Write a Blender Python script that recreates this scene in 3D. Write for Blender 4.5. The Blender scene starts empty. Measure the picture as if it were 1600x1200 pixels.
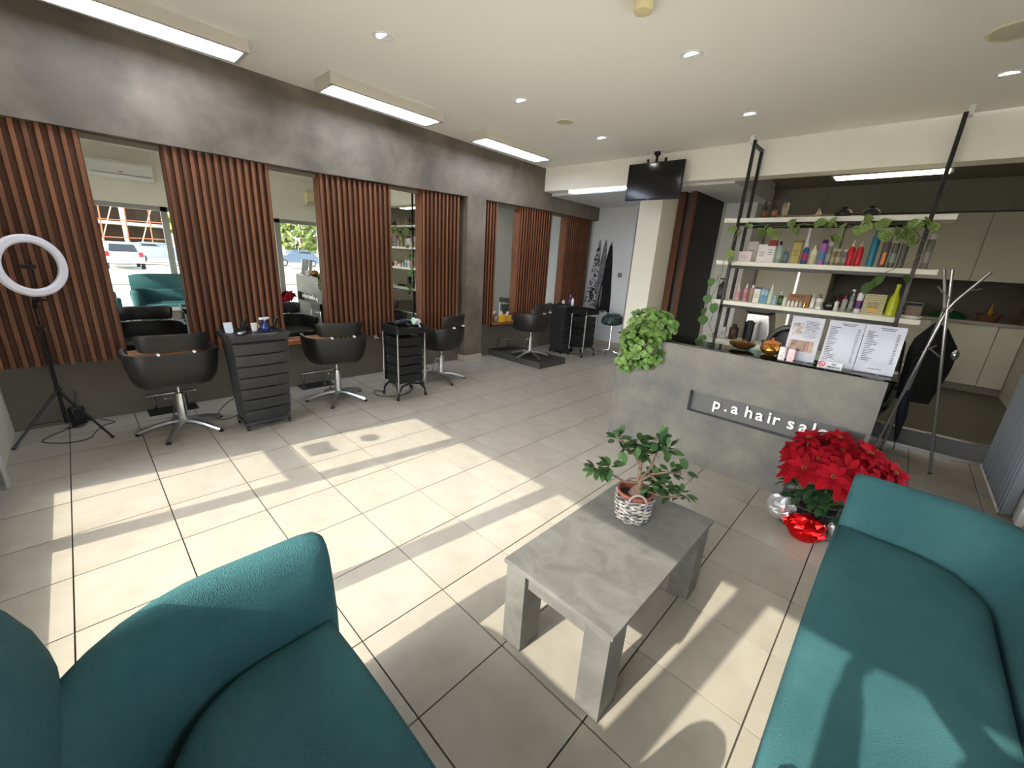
import bpy, bmesh, math, random
from mathutils import Vector, Matrix, noise
random.seed(7)
S = bpy.context.scene
COL = S.collection
PI = math.pi
# ---------------------------------------------------------------- camera, sky, sun, exposure
cam = bpy.data.cameras.new('camera'); cam_o = bpy.data.objects.new('camera', cam); COL.objects.link(cam_o)
R0 = ((0.71778729, 0.69380171, 0.0584858), (0.24383292, -0.17180229, -0.95447864), (-0.65217093, 0.6993734, -0.29248919))
cam_o.matrix_world = Matrix(((R0[0][0], -R0[1][0], -R0[2][0], 4.1156), (R0[0][1], -R0[1][1], -R0[2][1], 0.2762), (R0[0][2], -R0[1][2], -R0[2][2], 1.7060), (0, 0, 0, 1)))
cam.sensor_width = 36; cam.lens = 36 * 635.1 / 1600; cam.clip_start = 0.02; cam.clip_end = 500
S.camera = cam_o
w = bpy.data.worlds.new('sky'); S.world = w; w.use_nodes = True
nt = w.node_tree; bg = nt.nodes['Background']
sky = nt.nodes.new('ShaderNodeTexSky'); sky.sky_type = 'NISHITA'; sky.sun_disc = False
sky.sun_elevation = math.radians(35.4); sky.sun_rotation = math.radians(187); sky.dust_density = 2.0
hsv = nt.nodes.new('ShaderNodeHueSaturation'); hsv.inputs['Saturation'].default_value = 0.35   # hazy, pale winter sky
nt.links.new(sky.outputs[0], hsv.inputs['Color']); nt.links.new(hsv.outputs[0], bg.inputs[0]); bg.inputs[1].default_value = 1.0
sl = bpy.data.lights.new('sun', 'SUN'); sun = bpy.data.objects.new('sun', sl); COL.objects.link(sun)
sl.energy = 6.4; sl.angle = math.radians(0.53); sl.color = (1.0, 0.93, 0.80)
sun.rotation_euler = Vector((0.121, 0.993, -0.711)).to_track_quat('-Z', 'Y').to_euler()
S.view_settings.view_transform = 'Standard'; S.view_settings.look = 'None'
S.view_settings.gamma = 1.0; S.view_settings.use_curve_mapping = False
S.view_settings.exposure = 0.6

# ---------------------------------------------------------------- helpers
def lin(r, g, b):
    f = lambda c: c / 12.92 if c <= 0.04045 else ((c + 0.055) / 1.055) ** 2.4
    return (f(r / 255), f(g / 255), f(b / 255), 1)

MATS = {}
def mat(name, c, rough=0.5, metal=0.0, c2=None, scale=3.0, detail=6, bump=0.0, bscale=200.0, rnd=None, emit=None, strength=1.0,
        trans=0.0, stretch=None, coat=0.0, mixp=(0.35, 0.65), spec=None, distort=0.0, btype='noise', ior=1.45):
    if name in MATS: return MATS[name]
    m = bpy.data.materials.new(name); m.use_nodes = True
    t = m.node_tree; b = t.nodes['Principled BSDF']
    b.inputs['Base Color'].default_value = lin(*c); b.inputs['Roughness'].default_value = rough
    b.inputs['Metallic'].default_value = metal; b.inputs['Transmission Weight'].default_value = trans
    b.inputs['Coat Weight'].default_value = coat; b.inputs['IOR'].default_value = ior
    if spec is not None: b.inputs['Specular IOR Level'].default_value = spec
    tc = t.nodes.new('ShaderNodeTexCoord'); vec = tc.outputs['Object']
    if stretch:
        mp = t.nodes.new('ShaderNodeMapping'); mp.inputs['Scale'].default_value = stretch
        t.links.new(vec, mp.inputs[0]); vec = mp.outputs[0]
    if c2 is not None:
        n = t.nodes.new('ShaderNodeTexNoise'); n.inputs['Scale'].default_value = scale; n.inputs['Detail'].default_value = detail
        n.inputs['Roughness'].default_value = 0.6; n.inputs['Distortion'].default_value = distort
        t.links.new(vec, n.inputs['Vector'])
        r = t.nodes.new('ShaderNodeValToRGB')
        r.color_ramp.elements[0].position = mixp[0]; r.color_ramp.elements[1].position = mixp[1]
        r.color_ramp.elements[0].color = lin(*c); r.color_ramp.elements[1].color = lin(*c2)
        t.links.new(n.outputs['Fac'], r.inputs[0]); t.links.new(r.outputs[0], b.inputs['Base Color'])
        src = r.outputs[0]
    else:
        src = None
    if rnd:
        oi = t.nodes.new('ShaderNodeObjectInfo'); hs = t.nodes.new('ShaderNodeHueSaturation')
        mr = t.nodes.new('ShaderNodeMapRange'); mr.inputs[3].default_value = 1 - rnd; mr.inputs[4].default_value = 1 + rnd
        t.links.new(oi.outputs['Random'], mr.inputs[0]); t.links.new(mr.outputs[0], hs.inputs['Value'])
        if src: t.links.new(src, hs.inputs['Color'])
        else: hs.inputs['Color'].default_value = lin(*c)
        t.links.new(hs.outputs[0], b.inputs['Base Color'])
    if bump:
        if btype == 'weave':
            n2 = t.nodes.new('ShaderNodeTexVoronoi'); n2.inputs['Scale'].default_value = bscale; out = n2.outputs['Distance']
        else:
            n2 = t.nodes.new('ShaderNodeTexNoise'); n2.inputs['Scale'].default_value = bscale; n2.inputs['Detail'].default_value = 3; out = n2.outputs['Fac']
        t.links.new(vec, n2.inputs['Vector'])
        bp = t.nodes.new('ShaderNodeBump'); bp.inputs['Strength'].default_value = bump; bp.inputs['Distance'].default_value = 0.01
        t.links.new(out, bp.inputs['Height']); t.links.new(bp.outputs[0], b.inputs['Normal'])
    if emit:
        b.inputs['Emission Color'].default_value = lin(*emit); b.inputs['Emission Strength'].default_value = strength
    MATS[name] = m; return m

def glass_mat(name, tint=(250, 251, 250), rough=0.0, ior=1.45):
    if name in MATS: return MATS[name]
    m = bpy.data.materials.new(name); m.use_nodes = True; t = m.node_tree
    t.nodes.remove(t.nodes['Principled BSDF']); out = t.nodes['Material Output']
    tr = t.nodes.new('ShaderNodeBsdfTransparent'); tr.inputs[0].default_value = lin(*tint)
    gl = t.nodes.new('ShaderNodeBsdfGlossy'); gl.inputs['Roughness'].default_value = rough
    fr = t.nodes.new('ShaderNodeFresnel'); fr.inputs[0].default_value = ior
    mx = t.nodes.new('ShaderNodeMixShader')
    t.links.new(fr.outputs[0], mx.inputs[0]); t.links.new(tr.outputs[0], mx.inputs[1]); t.links.new(gl.outputs[0], mx.inputs[2])
    t.links.new(mx.outputs[0], out.inputs[0]); MATS[name] = m; return m

class MB:
    def __init__(s): s.v = []; s.f = []
    def add(s, v, f):
        o = len(s.v); s.v += [tuple(p) for p in v]; s.f += [tuple(i + o for i in q) for q in f]; return s
    def box(s, x0, y0, z0, x1, y1, z1):
        return s.add([(x0,y0,z0),(x1,y0,z0),(x1,y1,z0),(x0,y1,z0),(x0,y0,z1),(x1,y0,z1),(x1,y1,z1),(x0,y1,z1)],
                     [(0,3,2,1),(4,5,6,7),(0,1,5,4),(1,2,6,5),(2,3,7,6),(3,0,4,7)])
    def hexa(s, lo, hi):   # two quads (4 pts each), bottom and top
        return s.add(list(lo) + list(hi), [(0,3,2,1),(4,5,6,7),(0,1,5,4),(1,2,6,5),(2,3,7,6),(3,0,4,7)])
    def tube(s, pts, r, n=8, cap=True, flat=1.0):
        pts = [Vector(p) for p in pts]; N = len(pts)
        rs = r if isinstance(r, (list, tuple)) else [r] * N
        d0 = (pts[1] - pts[0]).normalized()
        a = Vector((0,0,1)) if abs(d0.z) < 0.9 else Vector((1,0,0))
        u = d0.cross(a).normalized(); vs = []
        for i, p in enumerate(pts):
            d = (pts[min(i+1,N-1)] - pts[max(i-1,0)]).normalized()
            u = (u - d * u.dot(d)).normalized(); v = d.cross(u)
            for k in range(n):
                an = 2*PI*k/n; vs.append(p + (u*math.cos(an) + v*math.sin(an)*flat) * rs[i])
        fs = []
        for i in range(N-1):
            for k in range(n):
                fs.append((i*n+k, i*n+(k+1)%n, (i+1)*n+(k+1)%n, (i+1)*n+k))
        if cap: fs.append(tuple(range(n))[::-1]); fs.append(tuple((N-1)*n+k for k in range(n)))
        return s.add(vs, fs)
    def lathe(s, prof, n=20, c=(0,0,0), cap=True, sx=1, sy=1, ax='z'):
        vs = []; fs = []
        for r, z in prof:
            for k in range(n):
                an = 2*PI*k/n; x, y = r*math.cos(an)*sx, r*math.sin(an)*sy
                p = (x, y, z) if ax == 'z' else ((z, x, y) if ax == 'x' else (x, z, y))
                vs.append((c[0]+p[0], c[1]+p[1], c[2]+p[2]))
        for i in range(len(prof)-1):
            for k in range(n): fs.append((i*n+k, i*n+(k+1)%n, (i+1)*n+(k+1)%n, (i+1)*n+k))
        if cap:
            if prof[0][0] > 1e-5: fs.append(tuple(range(n))[::-1])
            if prof[-1][0] > 1e-5: fs.append(tuple((len(prof)-1)*n+k for k in range(n)))
        return s.add(vs, fs)
    def loft(s, rings, closed=True, cap=True):
        n = len(rings[0]); vs = [p for r in rings for p in r]; fs = []
        for i in range(len(rings)-1):
            for k in range(n if closed else n-1): fs.append((i*n+k, i*n+(k+1)%n, (i+1)*n+(k+1)%n, (i+1)*n+k))
        if cap: fs.append(tuple(range(n))[::-1]); fs.append(tuple((len(rings)-1)*n+k for k in range(n)))
        return s.add(vs, fs)
    def prism(s, poly, z0, z1):
        n = len(poly)
        return s.add([(x,y,z0) for x,y in poly] + [(x,y,z1) for x,y in poly],
                     [tuple(range(n))[::-1], tuple(range(n,2*n))] + [(i,(i+1)%n,n+(i+1)%n,n+i) for i in range(n)])
    def ball(s, c, r, n=10, m=6, sx=1, sy=1, sz=1):
        return s.lathe([(r*math.sin(PI*i/m)+(1e-4 if i in (0,m) else 0), -r*math.cos(PI*i/m)*sz) for i in range(m+1)], n, c, sx=sx, sy=sy)
    def xf(s, M):
        s.v = [tuple(M @ Vector(p)) for p in s.v]; return s
    def mesh(s, name, m, smooth=True, angle=35):
        me = bpy.data.meshes.new(name); me.from_pydata(s.v, [], s.f)
        bm = bmesh.new(); bm.from_mesh(me); bmesh.ops.remove_doubles(bm, verts=bm.verts, dist=1e-5)
        bmesh.ops.recalc_face_normals(bm, faces=bm.faces); bm.to_mesh(me); bm.free()
        me.materials.append(m)
        if smooth:
            me.polygons.foreach_set('use_smooth', [True]*len(me.polygons)); me.set_sharp_from_angle(angle=math.radians(angle))
        return me
    def build(s, name, m, parent=None, smooth=True, bevel=0, loc=None, rot=None, angle=35, kind=None, label=None, seg=2):
        return obj(name, s.mesh(name, m, smooth, angle), parent, loc, rot, bevel, kind, label, seg)

def obj(name, me, parent=None, loc=None, rot=None, bevel=0, kind=None, label=None, seg=2):
    o = bpy.data.objects.new(name, me); COL.objects.link(o)
    if parent is not None: o.parent = parent
    if loc is not None: o.location = loc
    if rot is not None: o.rotation_euler = rot
    if bevel:
        b = o.modifiers.new('bevel', 'BEVEL'); b.width = bevel; b.segments = seg; b.limit_method = 'ANGLE'; b.angle_limit = math.radians(40)
        b.harden_normals = False
    if kind: o['kind'] = kind
    if label: o['label'] = label
    return o
def tag(o, label, cat, group=None):
    o['label'] = label; o['category'] = cat
    if group: o['group'] = group
    return o
def thing(name, label, cat, loc=(0,0,0), rz=0, group=None):
    o = bpy.data.objects.new(name, None); COL.objects.link(o); o.empty_display_size = 0.05
    o.location = loc; o.rotation_euler = (0,0,rz); return tag(o, label, cat, group)
def kids(o): return [c for c in list(COL.objects) if c.parent == o]
def copy_tree(o, parent=None):
    c = o.copy(); COL.objects.link(c)
    if parent is not None: c.parent = parent
    for ch in kids(o): copy_tree(ch, c)
    return c
def dup(root, label, loc, rz=0, group=None):
    c = copy_tree(root); c.location = loc; c.rotation_euler = (0,0,rz); c['label'] = label
    if group: c['group'] = group
    return c
def struct(name, mb, m, parent=None, **k):
    o = mb.build(name, m, parent, **k)
    if parent is None: o['kind'] = 'structure'
    return o
def text_mesh(txt, size, depth, bold=0.0, align='LEFT'):
    cu = bpy.data.curves.new('lettering', 'FONT'); cu.body = txt; cu.size = size; cu.extrude = depth; cu.offset = bold; cu.align_x = align
    cu.resolution_u = 3
    o = bpy.data.objects.new('tmp', cu); COL.objects.link(o)
    bpy.context.view_layer.update()
    me = bpy.data.meshes.new_from_object(o.evaluated_get(bpy.context.evaluated_depsgraph_get()))
    bpy.data.objects.remove(o); return me

# ---------------------------------------------------------------- materials
M_ceil = mat('white_ceiling', (247,243,234), 0.9)
M_wallw = mat('white_wall', (246,242,231), 0.85)
M_wallg = mat('cool_grey_wall', (222,224,227), 0.8)
M_stucco = mat('grey_stucco', (96,88,78), 0.62, c2=(136,126,112), scale=1.5, detail=10, distort=0.15, bump=0.05, bscale=40, mixp=(0.38,0.72))
M_stuccod = mat('dark_grey_paint', (98,91,82), 0.6, c2=(108,101,92), scale=2)
M_tile = mat('beige_tile', (162,156,145), 0.33, c2=(146,139,127), scale=3.5, detail=10, distort=0.5, mixp=(0.35,0.75), rnd=0.025, bump=0.015, bscale=25)
M_grout = mat('grout', (66,60,53), 0.9)
M_skirt = mat('skirting_tile', (176,168,153), 0.4)
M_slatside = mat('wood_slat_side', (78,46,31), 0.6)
M_slat = mat('wood_slat', (104,64,41), 0.5, c2=(134,86,55), scale=9, detail=5, stretch=(6,6,0.35), rnd=0.28)
M_woodend = mat('wood_edge', (128,74,44), 0.5, c2=(104,60,36), scale=6, stretch=(5,5,0.4))
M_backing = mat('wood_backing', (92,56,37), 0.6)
M_ledge = mat('wood_ledge', (170,108,58), 0.4, c2=(140,84,44), scale=8, stretch=(4,0.5,4))
M_mirror = mat('mirror', (232,236,232), 0.0, 1.0)
M_leather = mat('black_leather', (33,31,29), 0.42, bump=0.04, bscale=300)
M_black = mat('black_plastic', (24,24,25), 0.35)
M_dgrey = mat('charcoal_plastic', (48,48,50), 0.38)
M_bmetal = mat('black_metal', (20,19,20), 0.35, 0.2)
M_chrome = mat('chrome', (215,215,215), 0.14, 1.0)
M_steel = mat('brushed_steel', (190,190,192), 0.3, 1.0)
M_alu = mat('grey_aluminium', (150,152,152), 0.45, 0.3)
M_white = mat('white_plastic', (238,238,236), 0.35)
M_cream = mat('cream_plastic', (226,216,180), 0.4)
M_gray_plastic = mat('grey_plastic', (120,122,122), 0.4)
M_teal = mat('teal_fabric', (50,90,95), 0.85, c2=(60,101,105), scale=3, bump=0.35, bscale=260, btype='weave', spec=0.2)
M_stone = mat('concrete_laminate', (86,85,82), 0.42, c2=(114,113,109), scale=5.5, detail=10, distort=1.2, mixp=(0.3,0.72), bump=0.02, bscale=60)
M_counter = mat('counter_plaster', (80,80,81), 0.5, c2=(110,107,100), scale=2.6, detail=10, distort=0.15, mixp=(0.35,0.68))
M_dark_tile = mat('dark_floor', (78,74,68), 0.35)
M_cab = mat('greige_cabinet', (198,196,182), 0.5)
M_glass = glass_mat('clear_glass')
M_shelfw = mat('white_shelf', (236,233,222), 0.5)
M_red = mat('red_bract', (142,8,22), 0.75, c2=(112,5,20), scale=20, rnd=0.22, spec=0.12)
M_green = mat('leaf_green', (62,92,44), 0.5, c2=(86,118,58), scale=20, rnd=0.25)
M_lgreen = mat('light_leaf', (118,158,72), 0.5, c2=(92,134,56), scale=30, rnd=0.2)
M_varieg = mat('variegated_leaf', (88,122,52), 0.45, c2=(200,205,140), scale=14, mixp=(0.5,0.6), rnd=0.15)
M_terra = mat('terracotta', (128,70,54), 0.6)
M_soil = mat('soil', (52,40,32), 0.95, bump=0.6, bscale=60)
M_bark = mat('bark', (116,94,78), 0.85, c2=(86,68,56), scale=30, bump=0.3, bscale=80)
M_wicker = mat('whitewashed_wicker', (176,170,160), 0.85, c2=(84,82,86), scale=30, mixp=(0.42,0.6))
M_foilr = mat('red_foil', (225,20,24), 0.16, 0.85)
M_foils = mat('silver_foil', (225,227,230), 0.28, 0.85)
M_lightw = mat('panel_light', (235,240,255), 0.5, emit=(226,236,255), strength=13.0)
M_downl = mat('downlight_lens', (255,255,255), 0.5, emit=(255,252,244), strength=65.0)
M_striplight = mat('strip_lens', (255,255,255), 0.5, emit=(240,246,255), strength=14.0)
M_warm = mat('warm_strip_lens', (255,255,255), 0.5, emit=(255,240,200), strength=14.0)
M_gold = mat('gold_mosaic', (196,140,66), 0.25, 0.8, c2=(90,56,30), scale=60, mixp=(0.45,0.6))
M_paper = mat('paper', (192,195,202), 0.8, spec=0.1)
M_ink = mat('grey_ink', (44,46,54), 0.8)

# ---------------------------------------------------------------- room shell
def zc(y): return 3.350 - 0.0107*y
fl = struct('floor', MB().box(-1.45,-0.5,-0.12, 5.4,8.5,-0.008), M_grout, smooth=False)
def tile_mesh():
    g = 0.0032; t = 0.45
    return MB().box(g,g,-0.012,t-g,t-g,0).mesh('tile', M_tile, False)
tm = tile_mesh()
for i in range(-3, 12):
    for j in range(-1, 19):
        x, y = i*0.45, j*0.45
        if x > 4.96 or (y > 6.2 and x > 1.8) or y > 8.3: continue
        o = obj('tile', tm, fl, (x, y, random.uniform(-0.0004, 0.0004)))
struct('ground', MB().box(-220,-220,-0.35, 240,240,-0.14), mat('pale_paving', (214,209,198), 0.9, c2=(196,190,178), scale=0.6), smooth=False)
ce = MB(); ce.hexa([(-1.45,-0.5,zc(-0.5)),(5.4,-0.5,zc(-0.5)),(5.4,6.42,zc(6.42)),(-1.45,6.42,zc(6.42))],
                   [(-1.45,-0.5,3.6),(5.4,-0.5,3.6),(5.4,6.42,3.6),(-1.45,6.42,3.6)])
struct('ceiling', ce, M_ceil, smooth=False)
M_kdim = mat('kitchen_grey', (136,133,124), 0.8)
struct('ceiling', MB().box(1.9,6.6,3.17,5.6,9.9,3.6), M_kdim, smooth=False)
struct('ceiling', MB().box(-1.45,6.62,2.86,2.05,8.6,3.6), M_wallg, smooth=False)
wl = struct('wall_left', MB().box(-1.5,-0.5,-0.1, -1.25,8.5,3.6), M_stuccod, smooth=False)
# stuccoed bulkhead above the mirrors (slightly out of true, like the real one)
sf = MB()
st = [(-0.33,2.512,3.36),(2.45,2.525,3.33),(4.5,2.580,3.305),(6.4,2.605,3.285),(6.42,2.605,2.90),(8.26,2.600,2.90)]
rings = [[(-1.25,y,a),(-1.09,y,a),(-1.09,y,b),(-1.25,y,b)] for y,a,b in st]
sf.loft(rings); struct('wall_bulkhead', sf, M_stucco, smooth=False)
pl = struct('wall_pillar', MB().box(-1.25,4.615,0,-1.08,4.995,2.60), M_stucco, smooth=False)
sk = struct('baseboard_pillar', MB().box(-1.25,4.605,0,-1.068,5.005,0.10), M_skirt, smooth=False, bevel=0.003)
# beam across
bm_ = MB().hexa([(-1.25,6.40,2.91),(5.6,6.48,2.865),(5.6,6.73,2.865),(-1.25,6.65,2.91)],[(-1.25,6.40,3.4),(5.6,6.48,3.4),(5.6,6.73,3.4),(-1.25,6.65,3.4)])
struct('wall_beam', bm_, M_wallw, smooth=False)
struct('wall_back', MB().box(-1.45,8.26,0,1.42,8.5,2.9), M_wallg, smooth=False)
struct('baseboard_back', MB().box(-1.25,8.245,0,0.77,8.26,0.09), M_skirt, smooth=False)
struct('wall_column', MB().box(0.775,6.5,0,1.135,7.07,2.9), mat('column_white', (226,222,210), 0.85), smooth=False)
struct('column_strip', MB().box(0.742,6.515,0,0.775,6.56,2.87), M_gray_plastic, smooth=False)  # thin grey strip along the column's left edge
struct('wall_hallway', MB().box(1.30,7.10,0,1.41,8.39,2.86), mat('black_wall', (30,30,32), 0.6), smooth=False)
for k, (x0, x1) in enumerate([(1.15,1.25),(1.335,1.41)]):
    p = tag(MB().box(x0,7.02,0,x1,7.08,2.86).build('wood_post', mat('brown_post',(96,54,32),0.5,c2=(82,46,28),scale=8,stretch=(5,5,0.3)), bevel=0.004),
            ['brown wooden post right against the white column','brown wooden post at the edge of the black hallway wall'][k], 'post', 'wooden posts beside the column')
struct('wall_partition', MB().box(0.80,7.07,0,1.13,8.26,2.86).box(1.13,7.3,0,1.295,8.26,2.86), M_wallw, smooth=False)
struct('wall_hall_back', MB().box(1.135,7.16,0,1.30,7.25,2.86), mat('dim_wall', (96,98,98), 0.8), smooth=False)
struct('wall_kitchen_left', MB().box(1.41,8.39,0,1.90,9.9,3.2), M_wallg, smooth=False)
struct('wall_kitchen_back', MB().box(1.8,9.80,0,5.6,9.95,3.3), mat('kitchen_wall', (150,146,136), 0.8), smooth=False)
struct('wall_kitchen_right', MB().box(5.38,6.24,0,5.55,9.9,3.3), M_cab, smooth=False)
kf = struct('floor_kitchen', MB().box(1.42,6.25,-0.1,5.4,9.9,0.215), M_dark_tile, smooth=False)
MB().box(1.42,6.235,0.02,5.12,6.25,0.21).build('riser', mat('step_riser', (112,113,115), 0.5), kf, smooth=False)
MB().box(1.42,6.228,0.205,5.12,6.262,0.222).build('step_edge', M_chrome, kf, smooth=False, bevel=0.002)
MB().box(1.42,6.205,0.0,5.12,6.235,0.035).build('base_trim', M_steel, kf, smooth=False, bevel=0.002)

# ---------------------------------------------------------------- glazed front (behind the photographer) and side
Mf = mat('window_frame_grey', (168,168,164), 0.5)
YF = -0.33
struct('wall_front', MB().box(-1.5,YF-0.12,-0.1,0.12,YF,3.6).box(0.12,YF-0.12,2.16,5.4,YF,3.6).box(4.95,YF-0.12,-0.1,5.4,YF,2.16), mat('beige_wall', (196,190,176), 0.8), smooth=False)
wf = MB()
wf.box(0.12,YF-0.06,0,0.217,YF,2.20)
wf.box(0.87,YF-0.06,0,1.0,YF,2.20); wf.box(2.05,YF-0.06,0,2.18,YF,2.2); wf.box(3.465,YF-0.06,0,3.61,YF,2.2); wf.box(4.86,YF-0.06,0,4.97,YF,2.2)
wf.box(0.1,YF-0.06,-0.02,4.97,YF,0.18); wf.box(0.217,YF-0.06,1.09,0.87,YF,1.195); wf.box(0.1,YF-0.06,2.13,4.97,YF,2.2)
w1 = struct('window_1', wf, Mf, smooth=False)
for a, b, c, d in ((0.21,0.88,0.17,1.10),(0.21,0.88,1.18,2.14),(0.99,2.06,0.17,2.14),(2.17,3.47,0.17,2.14),(3.60,4.87,0.17,2.14)):
    MB().box(a,YF-0.035,c,b,YF-0.029,d).build('pane', M_glass, w1, smooth=False)
door = thing('glass_door', 'open glass door leaf with grey frame at left edge beside ring light', 'door', (-0.03,-0.29,0), math.radians(-115))
fr = MB(); fr.box(0,-0.02,0,0.05,0.02,2.1); fr.box(0.75,-0.02,0,0.80,0.02,2.1); fr.box(0,-0.02,0.02,0.8,0.02,0.18); fr.box(0,-0.02,2.03,0.8,0.02,2.1)
fr.build('frame', Mf, door, smooth=False, bevel=0.004); MB().box(0.05,-0.004,0.18,0.75,0.004,2.03).build('pane', M_glass, door, smooth=False)
bpy.data.objects.remove(kids(door)[0]) if False else None
XR = 5.12
struct('wall_right', MB().box(XR,-0.5,2.33,5.4,6.26,3.6).box(XR,5.05,-0.1,5.4,6.26,2.33).box(XR,-0.5,-0.1,5.4,0.0,2.33), M_wallw, smooth=False)
wf = MB()
for y0, y1 in ((0,0.09),(1.74,1.85),(3.9,4.02),(4.93,5.05)): wf.box(XR+0.02,y0,0,XR+0.09,y1,2.33)
wf.box(XR+0.02,0,0,XR+0.09,5.05,0.12); wf.box(XR+0.02,0,2.24,XR+0.09,5.05,2.33)
w2 = struct('window_2', wf, Mf, smooth=False)
for a, b in ((0.08,1.75),(1.84,3.91),(4.01,4.94)):
    MB().box(XR+0.05,a,0.1,XR+0.056,b,2.26).build('pane', M_glass, w2, smooth=False)
struct('trim_2', MB().box(5.105,4.90,0,5.16,5.04,2.33), M_white, smooth=False, bevel=0.004)
bl = thing('vertical_blind', 'gathered grey vertical blind hanging beside the kitchen opening', 'blind', (5.06,5.6,0))
MB().box(-0.03,-0.62,2.32,0.03,0.62,2.36).build('rail', M_white, bl, smooth=False)
bms = MB().box(-0.045,-0.0015,0.03,0.045,0.0015,2.32).mesh('blind_slat', mat('blind_fabric', (150,156,164), 0.8), False)
for k in range(34):
    obj('blind_slat', bms, bl, (0, -0.60+k*0.0365, 0), (0,0,math.radians(38+random.uniform(-8,8))))
ch = MB()
for k in range(33): ch.tube([(-0.035,-0.60+k*0.0365,0.035),(-0.04,-0.582+k*0.0365,0.018),(-0.035,-0.565+k*0.0365,0.035)],0.004,4)
ch.build('bead_chain', M_white, bl, kind='stuff')

# ---------------------------------------------------------------- slatted wood panels and mirrors
PAN = [(-0.30,0.489),(1.025,1.895),(2.424,3.339),(3.833,4.492),(5.001,5.299),(5.876,6.734),(7.242,8.007)]
plab = ['slatted brown wood wall panel behind the ring light','wide slatted wood panel behind the black drawer trolley','slatted wood panel behind the second styling chair from the left',
        'slatted wood panel left of the grey plaster pillar','narrow slatted wood panel directly right of the pillar','dark slatted wood panel behind the chair on the platform','last slatted wood panel beside the hanging capes']
def ztop(y):
    for a, b in zip(st, st[1:]):
        if a[0] <= y <= b[0]: return a[1] + (b[1]-a[1])*(y-a[0])/(b[0]-a[0]+1e-9)
    return 2.55
slm = MB().add([(0,0,0),(0.037,0.004,0),(0.037,0.033,0),(0,0.037,0),(0,0,1),(0.037,0.004,1),(0.037,0.033,1),(0,0.037,1)],
               [(0,3,2,1),(4,5,6,7),(0,1,5,4),(1,2,6,5),(2,3,7,6),(3,0,4,7)]).mesh('slat', M_slat, False)
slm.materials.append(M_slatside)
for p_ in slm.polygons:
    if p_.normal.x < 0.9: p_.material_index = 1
for k, (a, b) in enumerate(PAN):
    t = thing('slat_panel', plab[k], 'wall panel', (-1.247, a, 0.585), 0, 'slatted wood panels')
    h = min(ztop(a), ztop(b)) - 0.585
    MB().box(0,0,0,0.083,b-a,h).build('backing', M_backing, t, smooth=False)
    n = round((b-a+0.029)/0.066); p = (b-a-0.037)/(n-1)
    for i in range(n):
        o = obj('slat', slm, t, (0.083, i*p, -0.004)); o.scale = (1,1,h+0.004)
    MB().box(0.0,-0.006,-0.002,0.10,0.0,h).build('side_board', M_woodend, t, smooth=False)
    MB().box(0.0,b-a,-0.002,0.10,b-a+0.006,h).build('side_board', M_woodend, t, smooth=False)
mlab = ['tall wall mirror behind the leftmost styling chair','tall wall mirror behind the second styling chair','narrow tall mirror above the chrome-post trolley','tall mirror above yellow tissue boxes','far mirror beside the last slatted panel']
for k in range(5):
    a, b = [(0.489,1.025),(1.895,2.424),(3.339,3.833),(5.299,5.876),(6.734,7.242)][k]
    a += 0.008; b -= 0.008; h = ztop(a)
    t = thing('wall_mirror', mlab[k], 'mirror', (-1.245, a, 0.62), 0, 'salon mirrors')
    MB().box(0.018,0,0,0.022,b-a,h-0.62-0.045).build('mirror_glass', M_mirror, t, smooth=False)
    MB().box(0,0,0,0.018,b-a,h-0.62-0.045).build('backing', M_gray_plastic, t, smooth=False)
    MB().box(0,0,h-0.62-0.043,0.03,b-a,h-0.62-0.002).build('top_trim', mat('trim_taupe',(120,112,98),0.6), t, smooth=False)
    l = thing('wooden_ledge', ['wooden ledge under the leftmost mirror','wooden ledge under the second mirror','wooden ledge under the narrow third mirror','wooden ledge holding the yellow tissue boxes','wooden ledge under the farthest mirror'][k], 'shelf', (-1.248, a, 0.565), 0, 'mirror ledges')
    MB().box(0.0,0,0,0.15,b-a,0.05).build('board', M_ledge, l, bevel=0.003)
    MB().box(0.0,0.03,-0.03,0.05,b-a-0.03,0).build('bracket', M_bmetal, l, smooth=False)

# ---------------------------------------------------------------- ceiling fittings
def ceil_panel(y0, y1, xc, label, wdt=0.36):
    z = zc((y0+y1)/2)
    t = thing('ceiling_light', label, 'light', (xc, (y0+y1)/2, z), 0, 'long ceiling lights')
    L = (y1-y0)/2; W = wdt/2
    f = MB(); f.box(-W,-L,-0.10,-W+0.03,L,0.012); f.box(W-0.03,-L,-0.10,W,L,0.012); f.box(-W,-L,-0.10,W,-L+0.03,0.012); f.box(-W,L-0.03,-0.10,W,L,0.012); f.box(-W+0.02,-L+0.02,-0.02,W-0.02,L-0.02,0.012)
    f.build('housing', mat('light_housing', (206,200,188), 0.5), t, smooth=False, bevel=0.002)
    MB().box(-W+0.03,-L+0.03,-0.085,W-0.03,L-0.03,-0.08).build('diffuser', M_lightw, t, smooth=False)
    lp = MB()
    for s in (-1,1): lp.box(s*(W-0.03)-0.004,-L+0.03,-0.102,s*(W-0.03)+0.004,L-0.03,-0.078)
    for s in (-1,1): lp.box(-W+0.03,s*(L-0.03)-0.004,-0.102,W-0.03,s*(L-0.03)+0.004,-0.078)
    lp.build('inner_rim', M_gray_plastic, t, smooth=False)
ceil_panel(0.25,1.62,-0.58,'long white ceiling light nearest the camera, cut by top edge')
ceil_panel(2.29,3.63,-0.56,'middle long white rectangular ceiling light')
ceil_panel(4.28,5.66,-0.52,'farthest long white rectangular ceiling light')
dl0 = None
DL = [(0.704,2.242,'round recessed downlight nearest above the left aisle'),(2.45,3.863,'round recessed downlight in the middle of the ceiling'),(0.699,3.822,'small round downlight left of the round ceiling vent'),
      (0.708,5.371,'small round downlight farthest over the left aisle'),(2.452,5.435,'round downlight above the left shelf post'),(4.241,5.528,'round downlight at the right edge near the shelf post')]
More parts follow.
